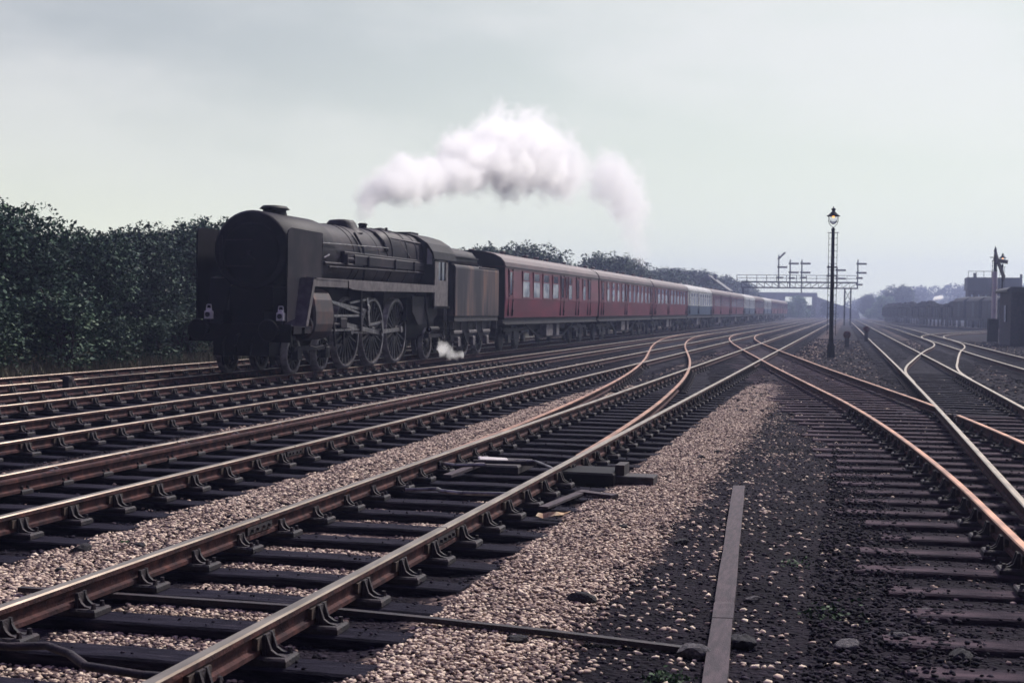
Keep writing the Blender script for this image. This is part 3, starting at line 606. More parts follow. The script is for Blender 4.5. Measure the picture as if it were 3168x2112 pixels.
for s in (-1, 1):
    b = MB(); b.lathe([(.13, .38), (.13, .14), (.10, .13), (.085, .02), (.24, .0), (.25, -.02), (.2, -.035), (.001, -.05)], 'Y', (s * .87, 0, 1.06), 20); b.build('buffer', soot_shade, loco)
b = MB(); b.path([(0, .38, .95), (0, .2, .9), (0, .14, .7), (0, .2, .55)], .035, 8); b.path([(.35, .38, .9), (.35, .25, .75), (.33, .2, .45)], .03, 6); b.path([(-.35, .38, .9), (-.35, .25, .75), (-.33, .2, .45)], .03, 6); b.build('coupling', soot_shade, loco)
b = MB()
for s in (-1, 1):
    b.plate([(.5, .9), (.9, .9), (1.05, .25), (.8, .2), (.7, .5)], s * .6 - .02, s * .6 + .02)
b.box(-.62, .62, .75, 13.3, .62, 1.12); b.box(-.55, -.5, .5, 13.5, .9, 1.5); b.box(.5, .55, .5, 13.5, .9, 1.5); b.box(-.5, .5, 3.0, 8.4, 1.0, 2.1); b.box(-.7, .7, .46, 1.3, .45, .85)
b.box(-.85, .85, 10.2, 13.2, .75, 1.35); b.box(-1.0, 1.0, 9.9, 11.6, 1.2, 1.9); b.build('frame', soot_shade, loco)
lamp_white = pm('lamp_white', (.95, .92, .86), (.85, .80, .74), 3, .5)
def lamp(x, y, z, lb):
    t = thing('headlamp', lb, 'lamp', (x, y, z), 0, 'headlamps on the locomotive buffer beam')
    b = MB(); b.box(-.085, .085, -.07, .07, 0, .19, 0, .02); b.box(-.05, .05, -.05, .05, .19, .25, 0, .02); b.path([(-.07, 0, .2), (-.05, 0, .33), (.05, 0, .33), (.07, 0, .2)], .01, 5); b.build('body', lamp_white, t)
    b = MB(); b.tube((0, -.09, .1), (0, -.06, .1), .06, n=12); b.build('lens', glass_d, t)
    b = MB(); b.box(-.03, .03, .0, .04, -.12, 0); b.build('bracket', loco_m, t)
lamp(CX - .80, 30.32, 1.30, 'white headlamp over the far buffer of the locomotive'); lamp(CX + 1.0, 30.32, 1.28, 'pale headlamp over the near buffer of the locomotive')
def wheel_mesh(r, spokes, cw=0, n=40, wid=.13):
    b = MB(); ri = r - .085; 
    b.lathe([(ri, 0), (r, 0), (r, wid), (r + .03, wid), (r + .03, wid + .03), (ri, wid + .03), (ri, 0)], 'X', (-.14, 0, r), n, 1)        # tyre; outer face at larger x later
    b.v = [(-x, y, z) for x, y, z in b.v]
    q = MB(); q.lathe([(.001, .17), (.13, .17), (.15, .12), (.15, -.02)], 'X', (0, 0, r), 16)
    for k in range(spokes):
        a = 2 * math.pi * k / spokes; q.bar((.08, .12 * math.cos(a), r + .12 * math.sin(a)), (.07, (ri + .01) * math.cos(a), r + (ri + .01) * math.sin(a)), .05, .045)
    q.lathe([(ri - .03, .1), (ri + .005, .1), (ri + .005, .03), (ri - .03, .03)], 'X', (0, 0, r), n)
    if cw:
        pts = []; a0 = cw
        for k in range(9): a = a0 - .55 + 1.1 * k / 8; pts.append((ri * math.cos(a), r + ri * math.sin(a)))
        q.plate(pts, .06, .13)
    return b, q
def put_wheel(r, spokes, y, parent, name='wheel', cw=0, x=.752):
    for s in (-1, 1):
        b, q = wheel_mesh(r, spokes, cw); sx = s
        for u in (b, q): u.v = [(sx * (vx) + sx * (x - .0), vy + y, vz) for vx, vy, vz in u.v]
        wo = q.build(name, wheel_m, parent); b.build('tyre', [wheel_m, tyre_m], wo)
put_wheel(.457, 12, 1.48, loco, 'bogie_wheel'); put_wheel(.457, 12, 3.33, loco, 'bogie_wheel')
for y in (5.12, 7.18, 9.25): put_wheel(.94, 20, y, loco, 'driving_wheel', cw=2.2)
put_wheel(.50, 12, 12.3, loco, 'trailing_wheel')
for s in (-1, 1):
    b = MB(); b.box(s * .98 - .05, s * .98 + .05, 1.2, 3.65, .55, .66)
    for y in (1.48, 3.33): b.box(s * .98 - .07, s * .98 + .07, y - .14, y + .14, .34, .62, 0, .02)
    b.path([(s * .99, 2.9, .66), (s * .99, 3.33, .76), (s * .99, 3.6, .66)], .02, 6)
    b.build('bogie_frame', loco_d, loco)
for s in (-1, 1):
    xo = s * 1.08
    b = MB(); csec = [(.70, .84), (.98, .80), (1.20, .86), (1.34, 1.02), (1.385, 1.2), (1.38, 1.5), (1.34, 1.78), (1.26, 1.94), (1.10, 2.04), (.70, 2.06)]
    b.loft([[(s * (a * (1 - i_) + .9 * i_), y_, z_ * (1 - i_) + 1.4 * i_) for a, z_ in csec] for y_, i_ in ((1.60, .12), (1.66, 0), (2.80, 0), (2.86, .12))], smooth=False)
    b.tube((xo, 1.5, 1.17), (xo, 1.62, 1.17), .26, n=20); b.tube((s * 1.02, 1.5, 1.74), (s * 1.02, 1.62, 1.74), .15, n=16)
    b.tube((s * .8, 2.2, 1.8), (s * .65, 2.3, 2.5), .16); cy = b.build('cylinder', cyl_m, loco)
    b = MB(); b.path([(s * 1.25, 1.75, .82), (s * 1.25, 1.6, .68), (s * 1.2, 2.1, .62), (s * 1.2, 2.6, .66)], .02, 6); b.build('drain_cock', loco_d, cy)
    xs = s * 1.12
    b = MB(); b.box(min(xs - .04, xs + .04), max(xs - .04, xs + .04), 2.86, 5.35, 1.36, 1.42); b.box(xs - .04, xs + .04, 2.86, 5.35, 1.0, 1.05); b.build('slide_bar', steel, loco)
    b = MB(); b.box(xs - .06, xs + .06, 3.9, 4.35, 1.08, 1.33, 0, .02); b.tube((xs, 2.8, 1.17), (xs, 4.0, 1.17), .04); b.bar((xs + s * .02, 4.2, 1.05), (xs + s * .02, 4.15, .62), .05, .04); b.bar((xs, 4.15, .64), (xs, 3.6, .66), .04, .05); b.bar((xs + s * .04, 3.55, .62), (xs + s * .04, 3.25, 1.72), .05, .06); b.build('crosshead', loco_m, loco)
    b = MB(); b.bar((s * 1.10, 4.15, 1.18), (s * 1.10, 7.1, .66 + .25), .05, .12); b.tube((s * .85, 7.18, .92), (s * 1.18, 7.18, .92), .1); b.build('connecting_rod', steel, loco)
    b = MB(); b.bar((s * .99, 5.1, .98), (s * .99, 7.18, .92), .05, .11); b.bar((s * .99, 7.18, .92), (s * .99, 9.3, .98), .05, .11)
    for y, z in ((5.1, .98), (7.18, .92), (9.3, .98)): b.tube((s * .9, y, z), (s * 1.05, y, z), .1)
    b.build('coupling_rod', steel, loco)
    b = MB(); b.bar((s * 1.13, 3.25, 1.74), (s * 1.13, 6.2, 1.50), .04, .07); b.bar((s * 1.14, 2.9, 1.78), (s * 1.14, 5.6, 1.42), .05, .05); b.bar((s * 1.15, 5.9, 1.86), (s * 1.15, 6.1, 1.12), .06, .12); b.bar((s * 1.16, 6.1, 1.14), (s * 1.16, 7.0, 1.2), .05, .06)
    b.bar((s * 1.14, 4.6, 1.72), (s * 1.14, 5.95, 1.82), .05, .05); b.tube((s * .9, 6.0, 1.6), (s * 1.2, 6.0, 1.6), .09)
    b.bar((s * 1.18, 7.18, .92), (s * 1.18, 7.0, 1.25), .05, .09); b.build('valve_gear', steel, loco)
    b = MB(); b.plate([(2.9, 1.95), (4.4, 1.75), (6.3, 1.30), (6.5, 1.9), (6.5, 2.08), (2.9, 2.08)], s * .80 - .015, s * .80 + .015); b.box(min(s * .82, s * 1.2), max(s * .82, s * 1.2), 5.35, 5.45, .98, 2.1); b.build('motion_bracket', loco_d, loco)
    # ashpan / injector gear under the cab
    b = MB(); b.plate([(10.0, 1.95), (12.6, 1.95), (12.6, 1.4), (11.9, 1.15), (10.6, 1.1), (10.0, 1.5)], s * 1.12 - .02, s * 1.12 + .02)
    b.tube((s * 1.2, 11.5, .95), (s * 1.2, 12.4, .95), .09); b.path([(s * 1.2, 11.5, .95), (s * 1.2, 11.3, 1.3), (s * 1.15, 11.2, 2.1)], .04, 6); b.path([(s * 1.2, 12.4, .95), (s * 1.2, 12.9, .6), (s * 1.1, 13.6, .7)], .045, 6); b.box(s * 1.15 - .08, s * 1.15 + .08, 11.4, 12.9, .7, .82)
    b.build('injector', loco_d, loco)
    b = MB(); 
    for z in (.55, .95): b.box(min(s * 1.05, s * 1.32), max(s * 1.05, s * 1.32), 12.75, 13.1, z, z + .03)
    b.box(min(s * 1.28, s * 1.3), max(s * 1.28, s * 1.3), 12.78, 12.84, .5, 1.7); b.box(min(s * 1.28, s * 1.3), max(s * 1.28, s * 1.3), 13.02, 13.08, .5, 1.7); b.build('cab_step', loco_d, loco)
# cab
cabs = {}
for s in (-1, 1):
    cab = MB()
    x = s * 1.33; x0, x1 = min(x, x - s * .03), max(x, x - s * .03)
    cab.box(x0, x1, 11.66, 13.1, 1.67, 2.47); cab.box(x0, x1, 11.66, 12.05, 2.47, 3.15); cab.box(x0, x1, 12.85, 13.1, 2.47, 3.15); cab.box(x0, x1, 11.66, 13.1, 3.05, 3.16)
    cabs[s] = cab.build('cab_side', plate_m, loco)
prof = [(-1.36, 3.12), (-1.30, 3.35), (-1.12, 3.60), (-.8, 3.80), (-.4, 3.91), (0, 3.95), (.4, 3.91), (.8, 3.80), (1.12, 3.60), (1.30, 3.35), (1.36, 3.12)]
b = MB(); b.loft([[(x, y, z) for x, z in prof] + [(x * .97, y, z - .04) for x, z in prof[::-1]] for y in (11.5, 14.0)], smooth=False); b.box(-.3, .3, 12.4, 13.2, 3.93, 3.99); b.build('cab_roof', loco_d, loco)
fr = [(-1.32, 2.3), (-1.32, 3.12)] + [(x * .97, z - .03) for x, z in prof] + [(1.32, 3.12), (1.32, 2.3)]
b = MB(); b.plate(fr, 11.66, 11.69, 'Y'); cf = b.build('cab_front', soot_shade, loco)
for s in (-1, 1):
    g = MB(); g.plate([(s * 1.07, 2.95), (s * 1.24, 2.95), (s * 1.24, 3.25), (s * 1.14, 3.42), (s * 1.07, 3.45)], 11.64, 11.655, 'Y'); g.build('front_window', glass_p, cf)
    g = MB(); x = s * 1.30; g.box(min(x, x + s * .004), max(x, x + s * .004), 12.05, 12.85, 2.47, 3.05); g.box(min(x, x + s * .03), max(x, x + s * .03), 12.42, 12.46, 2.47, 3.05); g.build('side_window', glass_d, cabs[s])
b = MB(); b.box(-1.3, 1.3, 11.7, 13.4, 1.6, 1.67); b.box(-1.25, 1.25, 11.7, 11.76, 1.67, 3.1); b.box(-.8, .8, 11.75, 12.3, 1.7, 3.2); b.build('cab_floor', soot_shade, loco)
# nameless cabside number panel is too dirty to read: left plain

# tender
tender = thing('tender', 'dirty bogieless tender with rust-streaked side coupled behind the locomotive', 'tender', (CX, 43.9, 0))
TL = 5.75
b = MB(); 
sec = lambda y, top, inn: [(-1.33, y, 1.36), (-1.33, y, 2.93), (-1.30, y, 3.0), (-inn, y, top), (inn, y, top), (1.30, y, 3.0), (1.33, y, 2.93), (1.33, y, 1.36)]
b.loft([sec(.0, 3.05, 1.22), sec(TL, 3.05, 1.22)], smooth=False); b.build('tank', tender_m, tender)
b = MB()
arc = [(-1.24, 3.02), (-1.20, 3.30), (-1.02, 3.52), (-.6, 3.64), (0, 3.68), (.6, 3.64), (1.02, 3.52), (1.20, 3.30), (1.24, 3.02)]
b.loft([[(x, y, z) for x, z in arc] for y in (-.25, 3.1)], smooth=True)
for s in (-1, 1): b.box(min(s * 1.20, s * 1.26), max(s * 1.20, s * 1.26), -.25, 3.1, 3.28, 3.32); b.box(min(s * 1.1, s * 1.325), max(s * 1.1, s * 1.325), 3.1, TL - .05, 2.995, 3.03)
b.box(-1.15, 1.15, 3.08, 3.12, 3.02, 3.4); b.build('bunker', loco_m, tender)
P = np.stack([rng.uniform(-1.05, 1.05, 900), rng.uniform(3.1, 3.9, 900), np.zeros(900)], 1); P[:, 2] = 3.0 + .28 * (1 - (P[:, 0] / 1.1) ** 2) * rng.uniform(.8, 1.05, 900)
v, f, tt = stones(P, rng.uniform(.1, .24, 900), rng); obj('coal_load', np_mesh('coal_load', v, f, tt * .4, stone_d), tender)
b = MB(); b.path([(.5, 3.2, 3.05), (.5, 3.3, 3.55), (.5, 4.9, 3.55), (.5, 5.5, 3.3), (.5, 5.6, 3.05)], .025, 6); b.path([(-.5, 3.2, 3.05), (-.5, 3.3, 3.55), (-.5, 4.9, 3.55), (-.5, 5.6, 3.05)], .025, 6); b.build('vent_pipe', boxgrey, tender)
b = MB(); b.lathe([(.3, 3.0), (.3, 3.35), (.33, 3.36), (.33, 3.4), (.001, 3.42)], 'Z', (0, 4.4, 0), 18); b.build('water_filler', soot_shade, tender)
b = MB(); b.box(-1.3, 1.3, .0, TL, 1.18, 1.36); b.box(-.9, .9, .2, TL - .1, .7, 1.2)
for s in (-1, 1): b.plate([(.1, 1.2), (TL - .1, 1.2), (TL - .2, .8), (4.9, .45), (4.2, .45), (3.6, .85), (3.3, .85), (3.0, .45), (2.3, .45), (1.8, .85), (1.5, .85), (1.2, .45), (.5, .45), (.2, .8)], s * 1.08 - .015, s * 1.08 + .015)
b.box(-1.27, 1.27, TL - .06, TL, .85, 1.25); b.build('frame', under_m, tender)
for y in (.85, 2.75, 4.6):
    put_wheel(.49, 12, y, tender)
    for s in (-1, 1):
        b = MB(); b.box(min(s * 1.1, s * 1.24), max(s * 1.1, s * 1.24), y - .14, y + .14, .36, .66, 0, .02); b.box(min(s * 1.1, s * 1.2), max(s * 1.1, s * 1.2), y - .5, y + .5, .78, .88, 0, .03); b.bar((s * 1.15, y - .5, .84), (s * 1.15, y - .5, 1.15), .05, .05); b.bar((s * 1.15, y + .5, .84), (s * 1.15, y + .5, 1.15), .05, .05); b.build('axlebox', boxgrey, tender)
b = MB()
for s in (-1, 1):
    for z in (.5, .9): b.box(min(s * 1.05, s * 1.32), max(s * 1.05, s * 1.32), .0, .4, z, z + .03)
    b.tube((s * 1.31, -.1, 1.4), (s * 1.31, -.1, 2.9), .018, n=6)
b.build('step', loco_m, tender)

# ------------------------------------------------------------------ coaches
LC = 19.65
RP = [(-1.40, 3.18), (-1.36, 3.34), (-1.22, 3.50), (-.95, 3.64), (-.5, 3.74), (0, 3.77), (.5, 3.74), (.95, 3.64), (1.22, 3.50), (1.36, 3.34), (1.40, 3.18)]
def bogie(parent, y):
    bo = MB()
    for s in (-1, 1):
        bo.plate([(-1.8, .78), (-1.5, .62), (-1.0, .62), (-.8, .42), (.8, .42), (1.0, .62), (1.5, .62), (1.8, .78), (1.5, .86), (-1.5, .86)], s * 1.0 - .03, s * 1.0 + .03)
        for yy in (-1.3, 1.3): bo.box(min(s * 1.0, s * 1.15), max(s * 1.0, s * 1.15), yy - .16, yy + .16, .32, .62, 0, .03); bo.box(min(s * 1.02, s * 1.13), max(s * 1.02, s * 1.13), yy - .5, yy + .5, .66, .74, 0, .02)
        bo.box(min(s * 1.02, s * 1.1), max(s * 1.02, s * 1.1), -.35, .35, .45, .75)
    bo.box(-.95, .95, -.2, .2, .5, .95); o = bo.build('bogie', under_m, parent, (0, y, 0))
    for yy in (-1.3, 1.3):
        w_ = MB(); w_.tube((-.72, yy, .46), (.72, yy, .46), .07, n=8)
        for s in (-1, 1): w_.lathe([(.001, 0), (.46, 0), (.46, .12), (.3, .13), (.001, .1)], 'X', (s * .752 - (.06 if s > 0 else .06), yy, .46), 20)
        w_.build('wheelset', wheel_m, o)
def coach(label, Y0, up, low, roof, wins, detail=True):
    t = thing('railway_coach', label, 'railway coach', (CX, Y0, 0), 0, 'coaches of the train')
    b = MB(); split = 2.0
    def shell(z0, z1, in0, in1, mat, nm):
        q = MB()
        q.loft([[(-1.36 - in0, 0, z0), (-1.36 - in1, 0, z1), (1.36 + in1, 0, z1), (1.36 + in0, 0, z0)], [(-1.36 - in0, LC, z0), (-1.36 - in1, LC, z1), (1.36 + in1, LC, z1), (1.36 + in0, LC, z0)]], smooth=False)
        return q.build(nm, mat, t)
    shell(1.28, split, .0, .05, low, 'lower_body'); shell(split + .001, 3.18, .05, .02, up, 'upper_body')
    b.loft([[(x, y, z) for x, z in RP] + [(0, y, 3.17)] for y in (-.02, LC + .02)], smooth=False); 
    rf = b.build('roof', roof, t)
    if detail:
        for y in np.arange(1.6, LC, 2.05):
            q = MB(); q.lathe([(.1, 3.74), (.1, 3.82), (.14, 3.83), (.12, 3.87), (.001, 3.88)], 'Z', (rnd.choice((-.35, .35)), float(y), 0), 8); q.build('ventilator', roof, rf)
        q = MB()
        for s in (-1, 1): q.box(min(s * 1.385, s * 1.425), max(s * 1.385, s * 1.425), 0, LC, 3.15, 3.185)
        q.build('gutter', under_m, rf)
    for ya, sg in ((0, -1), (LC, 1)):
        e = MB(); e.box(-1.37, 1.37, min(ya, ya + sg * .03), max(ya, ya + sg * .03), 1.2, 3.16); e.plate([(x * .97, z - .01) for x, z in RP], ya + sg * .021, ya + sg * .034, 'Y'); eo = e.build('coach_end', soot_shade, t)  # black end wall stands in for the shade on that face
        g = MB(); g.box(-.5, .5, min(ya + sg * .036, ya + sg * .2), max(ya + sg * .036, ya + sg * .2), 1.3, 3.2); g.build('gangway', soot_shade, eo)
        for sx in (-1, 1):
            bf = MB(); bf.tube((sx * .87, ya + sg * .03, 1.05), (sx * .87, ya + sg * .17, 1.05), .06); bf.tube((sx * .87, ya + sg * .17, 1.05), (sx * .87, ya + sg * .19, 1.05), .22, n=14); bf.build('buffer', soot_shade, eo)
    u = MB(); u.box(-1.3, 1.3, 0.02, LC - .02, 1.06, 1.27); u.box(-1.36, -1.2, .1, LC - .1, 1.02, 1.06); u.box(1.2, 1.36, .1, LC - .1, 1.02, 1.06)
    u.box(-.8, .8, 5.6, 14.2, .75, 1.06)
    for s in (-1, 1):
        u.bar((s * 1.05, 4.9, 1.0), (s * 1.05, 7.2, .45), .06, .08); u.bar((s * 1.05, 7.2, .45), (s * 1.05, 12.4, .45), .06, .08); u.bar((s * 1.05, 12.4, .45), (s * 1.05, 14.8, 1.0), .06, .08)
    u.build('underframe', under_m, t)
    for y0, y1 in ((8.0, 9.3), (10.1, 10.7)) if detail else ((8.0, 10.0),):
        for sx in (-1, 1):
            q = MB(); q.box(min(sx * .95, sx * 1.25), max(sx * .95, sx * 1.25), y0, y1, .48, .98, 0, .02); q.build('battery_box', boxgrey, t)
    bogie(t, 3.0); bogie(t, LC - 3.0)
    for s in (-1, 1):
        for (y0, y1, ty) in wins:
            if s < 0 and Y0 > 60: continue
            x = s * 1.424; a, c_ = min(x, x - s * .05), max(x, x - s * .05); z0, z1 = (2.07, 3.02) if ty == 'w' else (2.12, 2.98)
            fm = MB()
            for (ya, yb, za, zb) in ((y0 - .05, y1 + .05, z1, z1 + .05), (y0 - .05, y1 + .05, z0 - .05, z0), (y0 - .05, y0, z0, z1), (y1, y1 + .05, z0, z1)):
                fm.box(a, c_ if s > 0 else c_, ya, yb, za, zb)
            wo = fm.build('window', up, t)
            xi = s * 1.415; a, c_ = min(xi, xi - s * .03), max(xi, xi - s * .03)
            if ty == 'w':
                zm = z0 + (z1 - z0) * .66
                q = MB(); q.box(a, c_, y0, y1, z0, zm - .02); q.build('pane', glass_p, wo)
                q = MB(); q.box(a, c_, y0 + .1, y1 - .12, zm + .02, z1); q.build('open_vent', glass_d, wo)
                q = MB(); q.box(min(s * 1.419, s * 1.37), max(s * 1.419, s * 1.37), y0, y1, zm - .02, zm + .02); q.box(min(s * 1.417, s * 1.37), max(s * 1.417, s * 1.37), y0, y0 + .1, zm + .02, z1);  q.box(min(s * 1.417, s * 1.37), max(s * 1.417, s * 1.37), y1 - .12, y1, zm + .02, z1); q.build('glazing_bar', up, wo)
            else:
                q = MB(); q.box(a, c_, y0, y1, z0, z1); q.build('pane', glass_d, wo)
    # door seams and hinges, waist line
    q = MB()
    for (y0, y1, ty) in wins:
        if ty == 'd':
            for s in (-1, 1):
                for yy in (y0 - .14, y1 + .14): q.box(min(s * 1.35, s * 1.421), max(s * 1.35, s * 1.421), yy - .009, yy + .009, 1.34, 3.1)
                for z in (1.5, 1.9, 2.6): q.box(min(s * 1.36, s * 1.44), max(s * 1.36, s * 1.44), y1 + .1, y1 + .16, z, z + .06)
    if q.v: q.build('door_edge', under_m, t)
    q = MB()
    for s in (-1, 1): q.box(min(s * 1.38, s * 1.418), max(s * 1.38, s * 1.418), .02, LC - .02, split - .012, split + .012)
    q.build('waist_rail', low, t)
    return t
W1 = [(.62, 1.0, 'd'), (2.8, 3.95, 'w'), (4.7, 5.85, 'w'), (6.5, 7.7, 'w'), (8.45, 9.6, 'w'), (10.3, 10.75, 'd'), (11.3, 11.55, 'n'), (11.9, 12.65, 'w'), (13.9, 14.25, 'd'), (15.4, 16.1, 'w'), (16.9, 17.3, 'd')]
W2 = [(.7, 1.05, 'd'), (2.2, 2.9, 'w'), (3.8, 4.6, 'w'), (5.5, 6.2, 'w'), (7.1, 7.9, 'w'), (8.5, 8.85, 'd'), (9.6, 10.4, 'w'), (11.3, 12.0, 'w'), (12.9, 13.6, 'w'), (14.5, 15.2, 'w'), (16.1, 16.8, 'w'), (17.6, 18.2, 'w'), (18.75, 19.05, 'd')]
W3 = [(.7, 1.05, 'd')] + [(y, y + 1.15, 'w') for y in (2.0, 3.9, 5.8)] + [(7.6, 7.95, 'd')] + [(y, y + 1.15, 'w') for y in (8.9, 10.8, 12.7, 14.6, 16.5)] + [(18.5, 18.85, 'd')]
CO = ['first maroon coach, right behind the tender', 'second maroon coach behind the tender', 'third maroon coach, just ahead of the first blue and cream one', 'nearest of the cream over blue coaches, with pale roof', 'first maroon coach behind the nearest cream over blue one', 'second maroon coach behind the nearest cream over blue one',
      'middle cream over blue coach in the hazy rear half of the train', 'single maroon coach between the two rear cream over blue ones', 'rearmost cream over blue coach of the train', 'third coach from the rear of the train, maroon', 'last but one coach of the train, maroon', 'last coach of the train, hazy maroon']
for k, lb in enumerate(CO):
    pale = k in (3, 6, 8)
    coach(lb, 50.4 + 20.05 * k, cream if pale else maroon, bluegrey if pale else maroon, roof_pale if pale else roof_m, (W1, W2, W3)[min(k, 2)] if k < 3 else (W3 if k % 2 else W2), k < 5)

# ------------------------------------------------------------------ steam
def plume(name, ctrl, label, dens, nscale, soft, hull=1.25, seed=0., col_=(1, 1, 1)):
    """ctrl: (y, x, z, radius, density) along the plume; the density falls off from the plume's own axis"""
    ys = [c[0] for c in ctrl]; y0, y1 = ys[0], ys[-1]; n = 20; secs = []
    yy = np.linspace(y0 - .0, y1, 60)
    I = lambda k: np.interp(yy, ys, [c[k] for c in ctrl])
    xc, zc, rc = I(1), I(2), I(3)
    b = MB()
    for i in range(60):
        r = rc[i] * hull
        secs.append([(xc[i] + r * math.cos(2 * math.pi * k / n), yy[i], zc[i] + r * math.sin(2 * math.pi * k / n)) for k in range(n)])
    b.loft(secs)
    m = bpy.data.materials.new(name); m.use_nodes = True; t = m.node_tree; nn = t.nodes; nn.clear(); lk = t.links
    global nt, N, L
    nt, N, L = t, nn, lk
    o_ = nd('ShaderNodeOutputMaterial'); pv = nd('ShaderNodeVolumePrincipled'); L.new(pv.outputs[0], o_.inputs['Volume'])
    pv.inputs['Color'].default_value = (*col_, 1); pv.inputs['Anisotropy'].default_value = .45
    tcx = nd('ShaderNodeTexCoord'); s_ = nd('ShaderNodeSeparateXYZ'); L.new(tcx.outputs['Object'], s_.inputs[0])
    u = nd('ShaderNodeMapRange'); L.new(s_.outputs[1], u.inputs[0]); u.inputs[1].default_value = y0; u.inputs[2].default_value = y1
    def curve(k, lo, hi):
        fc = nd('ShaderNodeFloatCurve'); L.new(u.outputs[0], fc.inputs[1]); cm = fc.mapping.curves[0]
        pts = [((c[0] - y0) / (y1 - y0), (c[k] - lo) / (hi - lo)) for c in ctrl]
        cm.points[0].location = pts[0]; cm.points[-1].location = pts[-1]
        for q in pts[1:-1]: cm.points.new(*q)
        for q in cm.points: q.handle_type = 'VECTOR'
        fc.mapping.update()
        return math_('ADD', math_('MULTIPLY', fc.outputs[0], hi - lo), lo)
    X = curve(1, -20, 20); Z = curve(2, 0, 20); Rr = curve(3, 0, 6); D = curve(4, 0, 4)
    a = math_('SUBTRACT', s_.outputs[0], X); c_ = math_('SUBTRACT', s_.outputs[2], Z)
    d = math_('DIVIDE', math_('SQRT', math_('ADD', math_('MULTIPLY', a, a), math_('MULTIPLY', c_, c_))), Rr)
    mp = nd('ShaderNodeMapping'); L.new(tcx.outputs['Object'], mp.inputs[0]); mp.inputs['Location'].default_value = (seed, seed, 0)
    z1 = nd('ShaderNodeTexNoise'); L.new(mp.outputs[0], z1.inputs[0]); z1.inputs['Scale'].default_value = nscale; z1.inputs['Detail'].default_value = 5; z1.inputs['Roughness'].default_value = .55
    z2 = nd('ShaderNodeTexNoise'); L.new(mp.outputs[0], z2.inputs[0]); z2.inputs['Scale'].default_value = nscale * 3.4; z2.inputs['Detail'].default_value = 3
    f = math_('ADD', math_('SUBTRACT', 0.74, d), math_('MULTIPLY', math_('SUBTRACT', z1.outputs[0], .5), 2.4))
    g = nd('ShaderNodeMapRange', interpolation_type='SMOOTHSTEP'); L.new(math_('ADD', f, math_('MULTIPLY', math_('SUBTRACT', z2.outputs[0], .5), .9)), g.inputs[0]); g.inputs[1].default_value = 0; g.inputs[2].default_value = soft
    L.new(math_('MULTIPLY', math_('MULTIPLY', g.outputs[0], D), dens), pv.inputs['Density'])
    o = b.build(name, m); tag(o, label, 'steam', None, 'stuff')
    return o
xp = -14.1
plume('steam_plume', [(39.3, xp, 4.2, .3, 0), (39.7, xp, 4.4, .40, .9), (40.3, xp, 4.75, .55, 1.4), (41.0, xp, 5.15, .80, 1.5), (42.0, xp, 5.5, .95, 1.7), (43.9, xp, 5.76, 1.02, 1.7), (46.8, xp, 6.25, 1.12, 1.6), (50.1, xp, 6.96, 1.35, 1.5), (53.8, xp, 7.7, 1.8, 1.4), (58.2, xp, 8.2, 2.2, 1.2), (63.2, xp, 8.6, 2.3, .9), (68.5, xp, 8.3, 1.9, .45), (71.5, xp, 8.2, 1.7, .08), (74, xp, 8.4, 1.6, .0), (78, xp, 9.0, 1.6, .03), (81, xp, 9.5, 1.8, .16), (84.5, xp, 9.7, 2.1, .34), (88, xp, 9.1, 2.1, .36), (91, xp, 7.9, 1.9, .28), (94, xp, 6.4, 1.6, .14), (96.5, xp, 5.2, 1.2, .05), (98, xp, 4.6, 1.0, .0)],
      'white steam drifting back above the boiler and first coaches', 2.2, .8, .6, 1.7)
plume('steam_leak', [(41.0, -12.3, .2, .12, .8), (41.6, -12.3, .25, .22, 1.8), (42.0, -12.3, .38, .25, 1.4), (42.7, -12.3, .2, .24, .5), (43.4, -12.3, .1, .2, .3)], 'small white puff of steam below the locomotive cab', 2.6, 2.4, .4, 1.5, 3.)

plume('steam_wisp', [(185, 10.5, 2.5, .2, .5), (186.5, 10.7, 2.8, .4, 1.2), (188.5, 11.2, 3.3, .6, 1.5), (190.5, 11.6, 3.8, .35, .5)], 'small white wisp of steam over the dark vans', 2.0, 1.2, .5, 1.5, 5.)
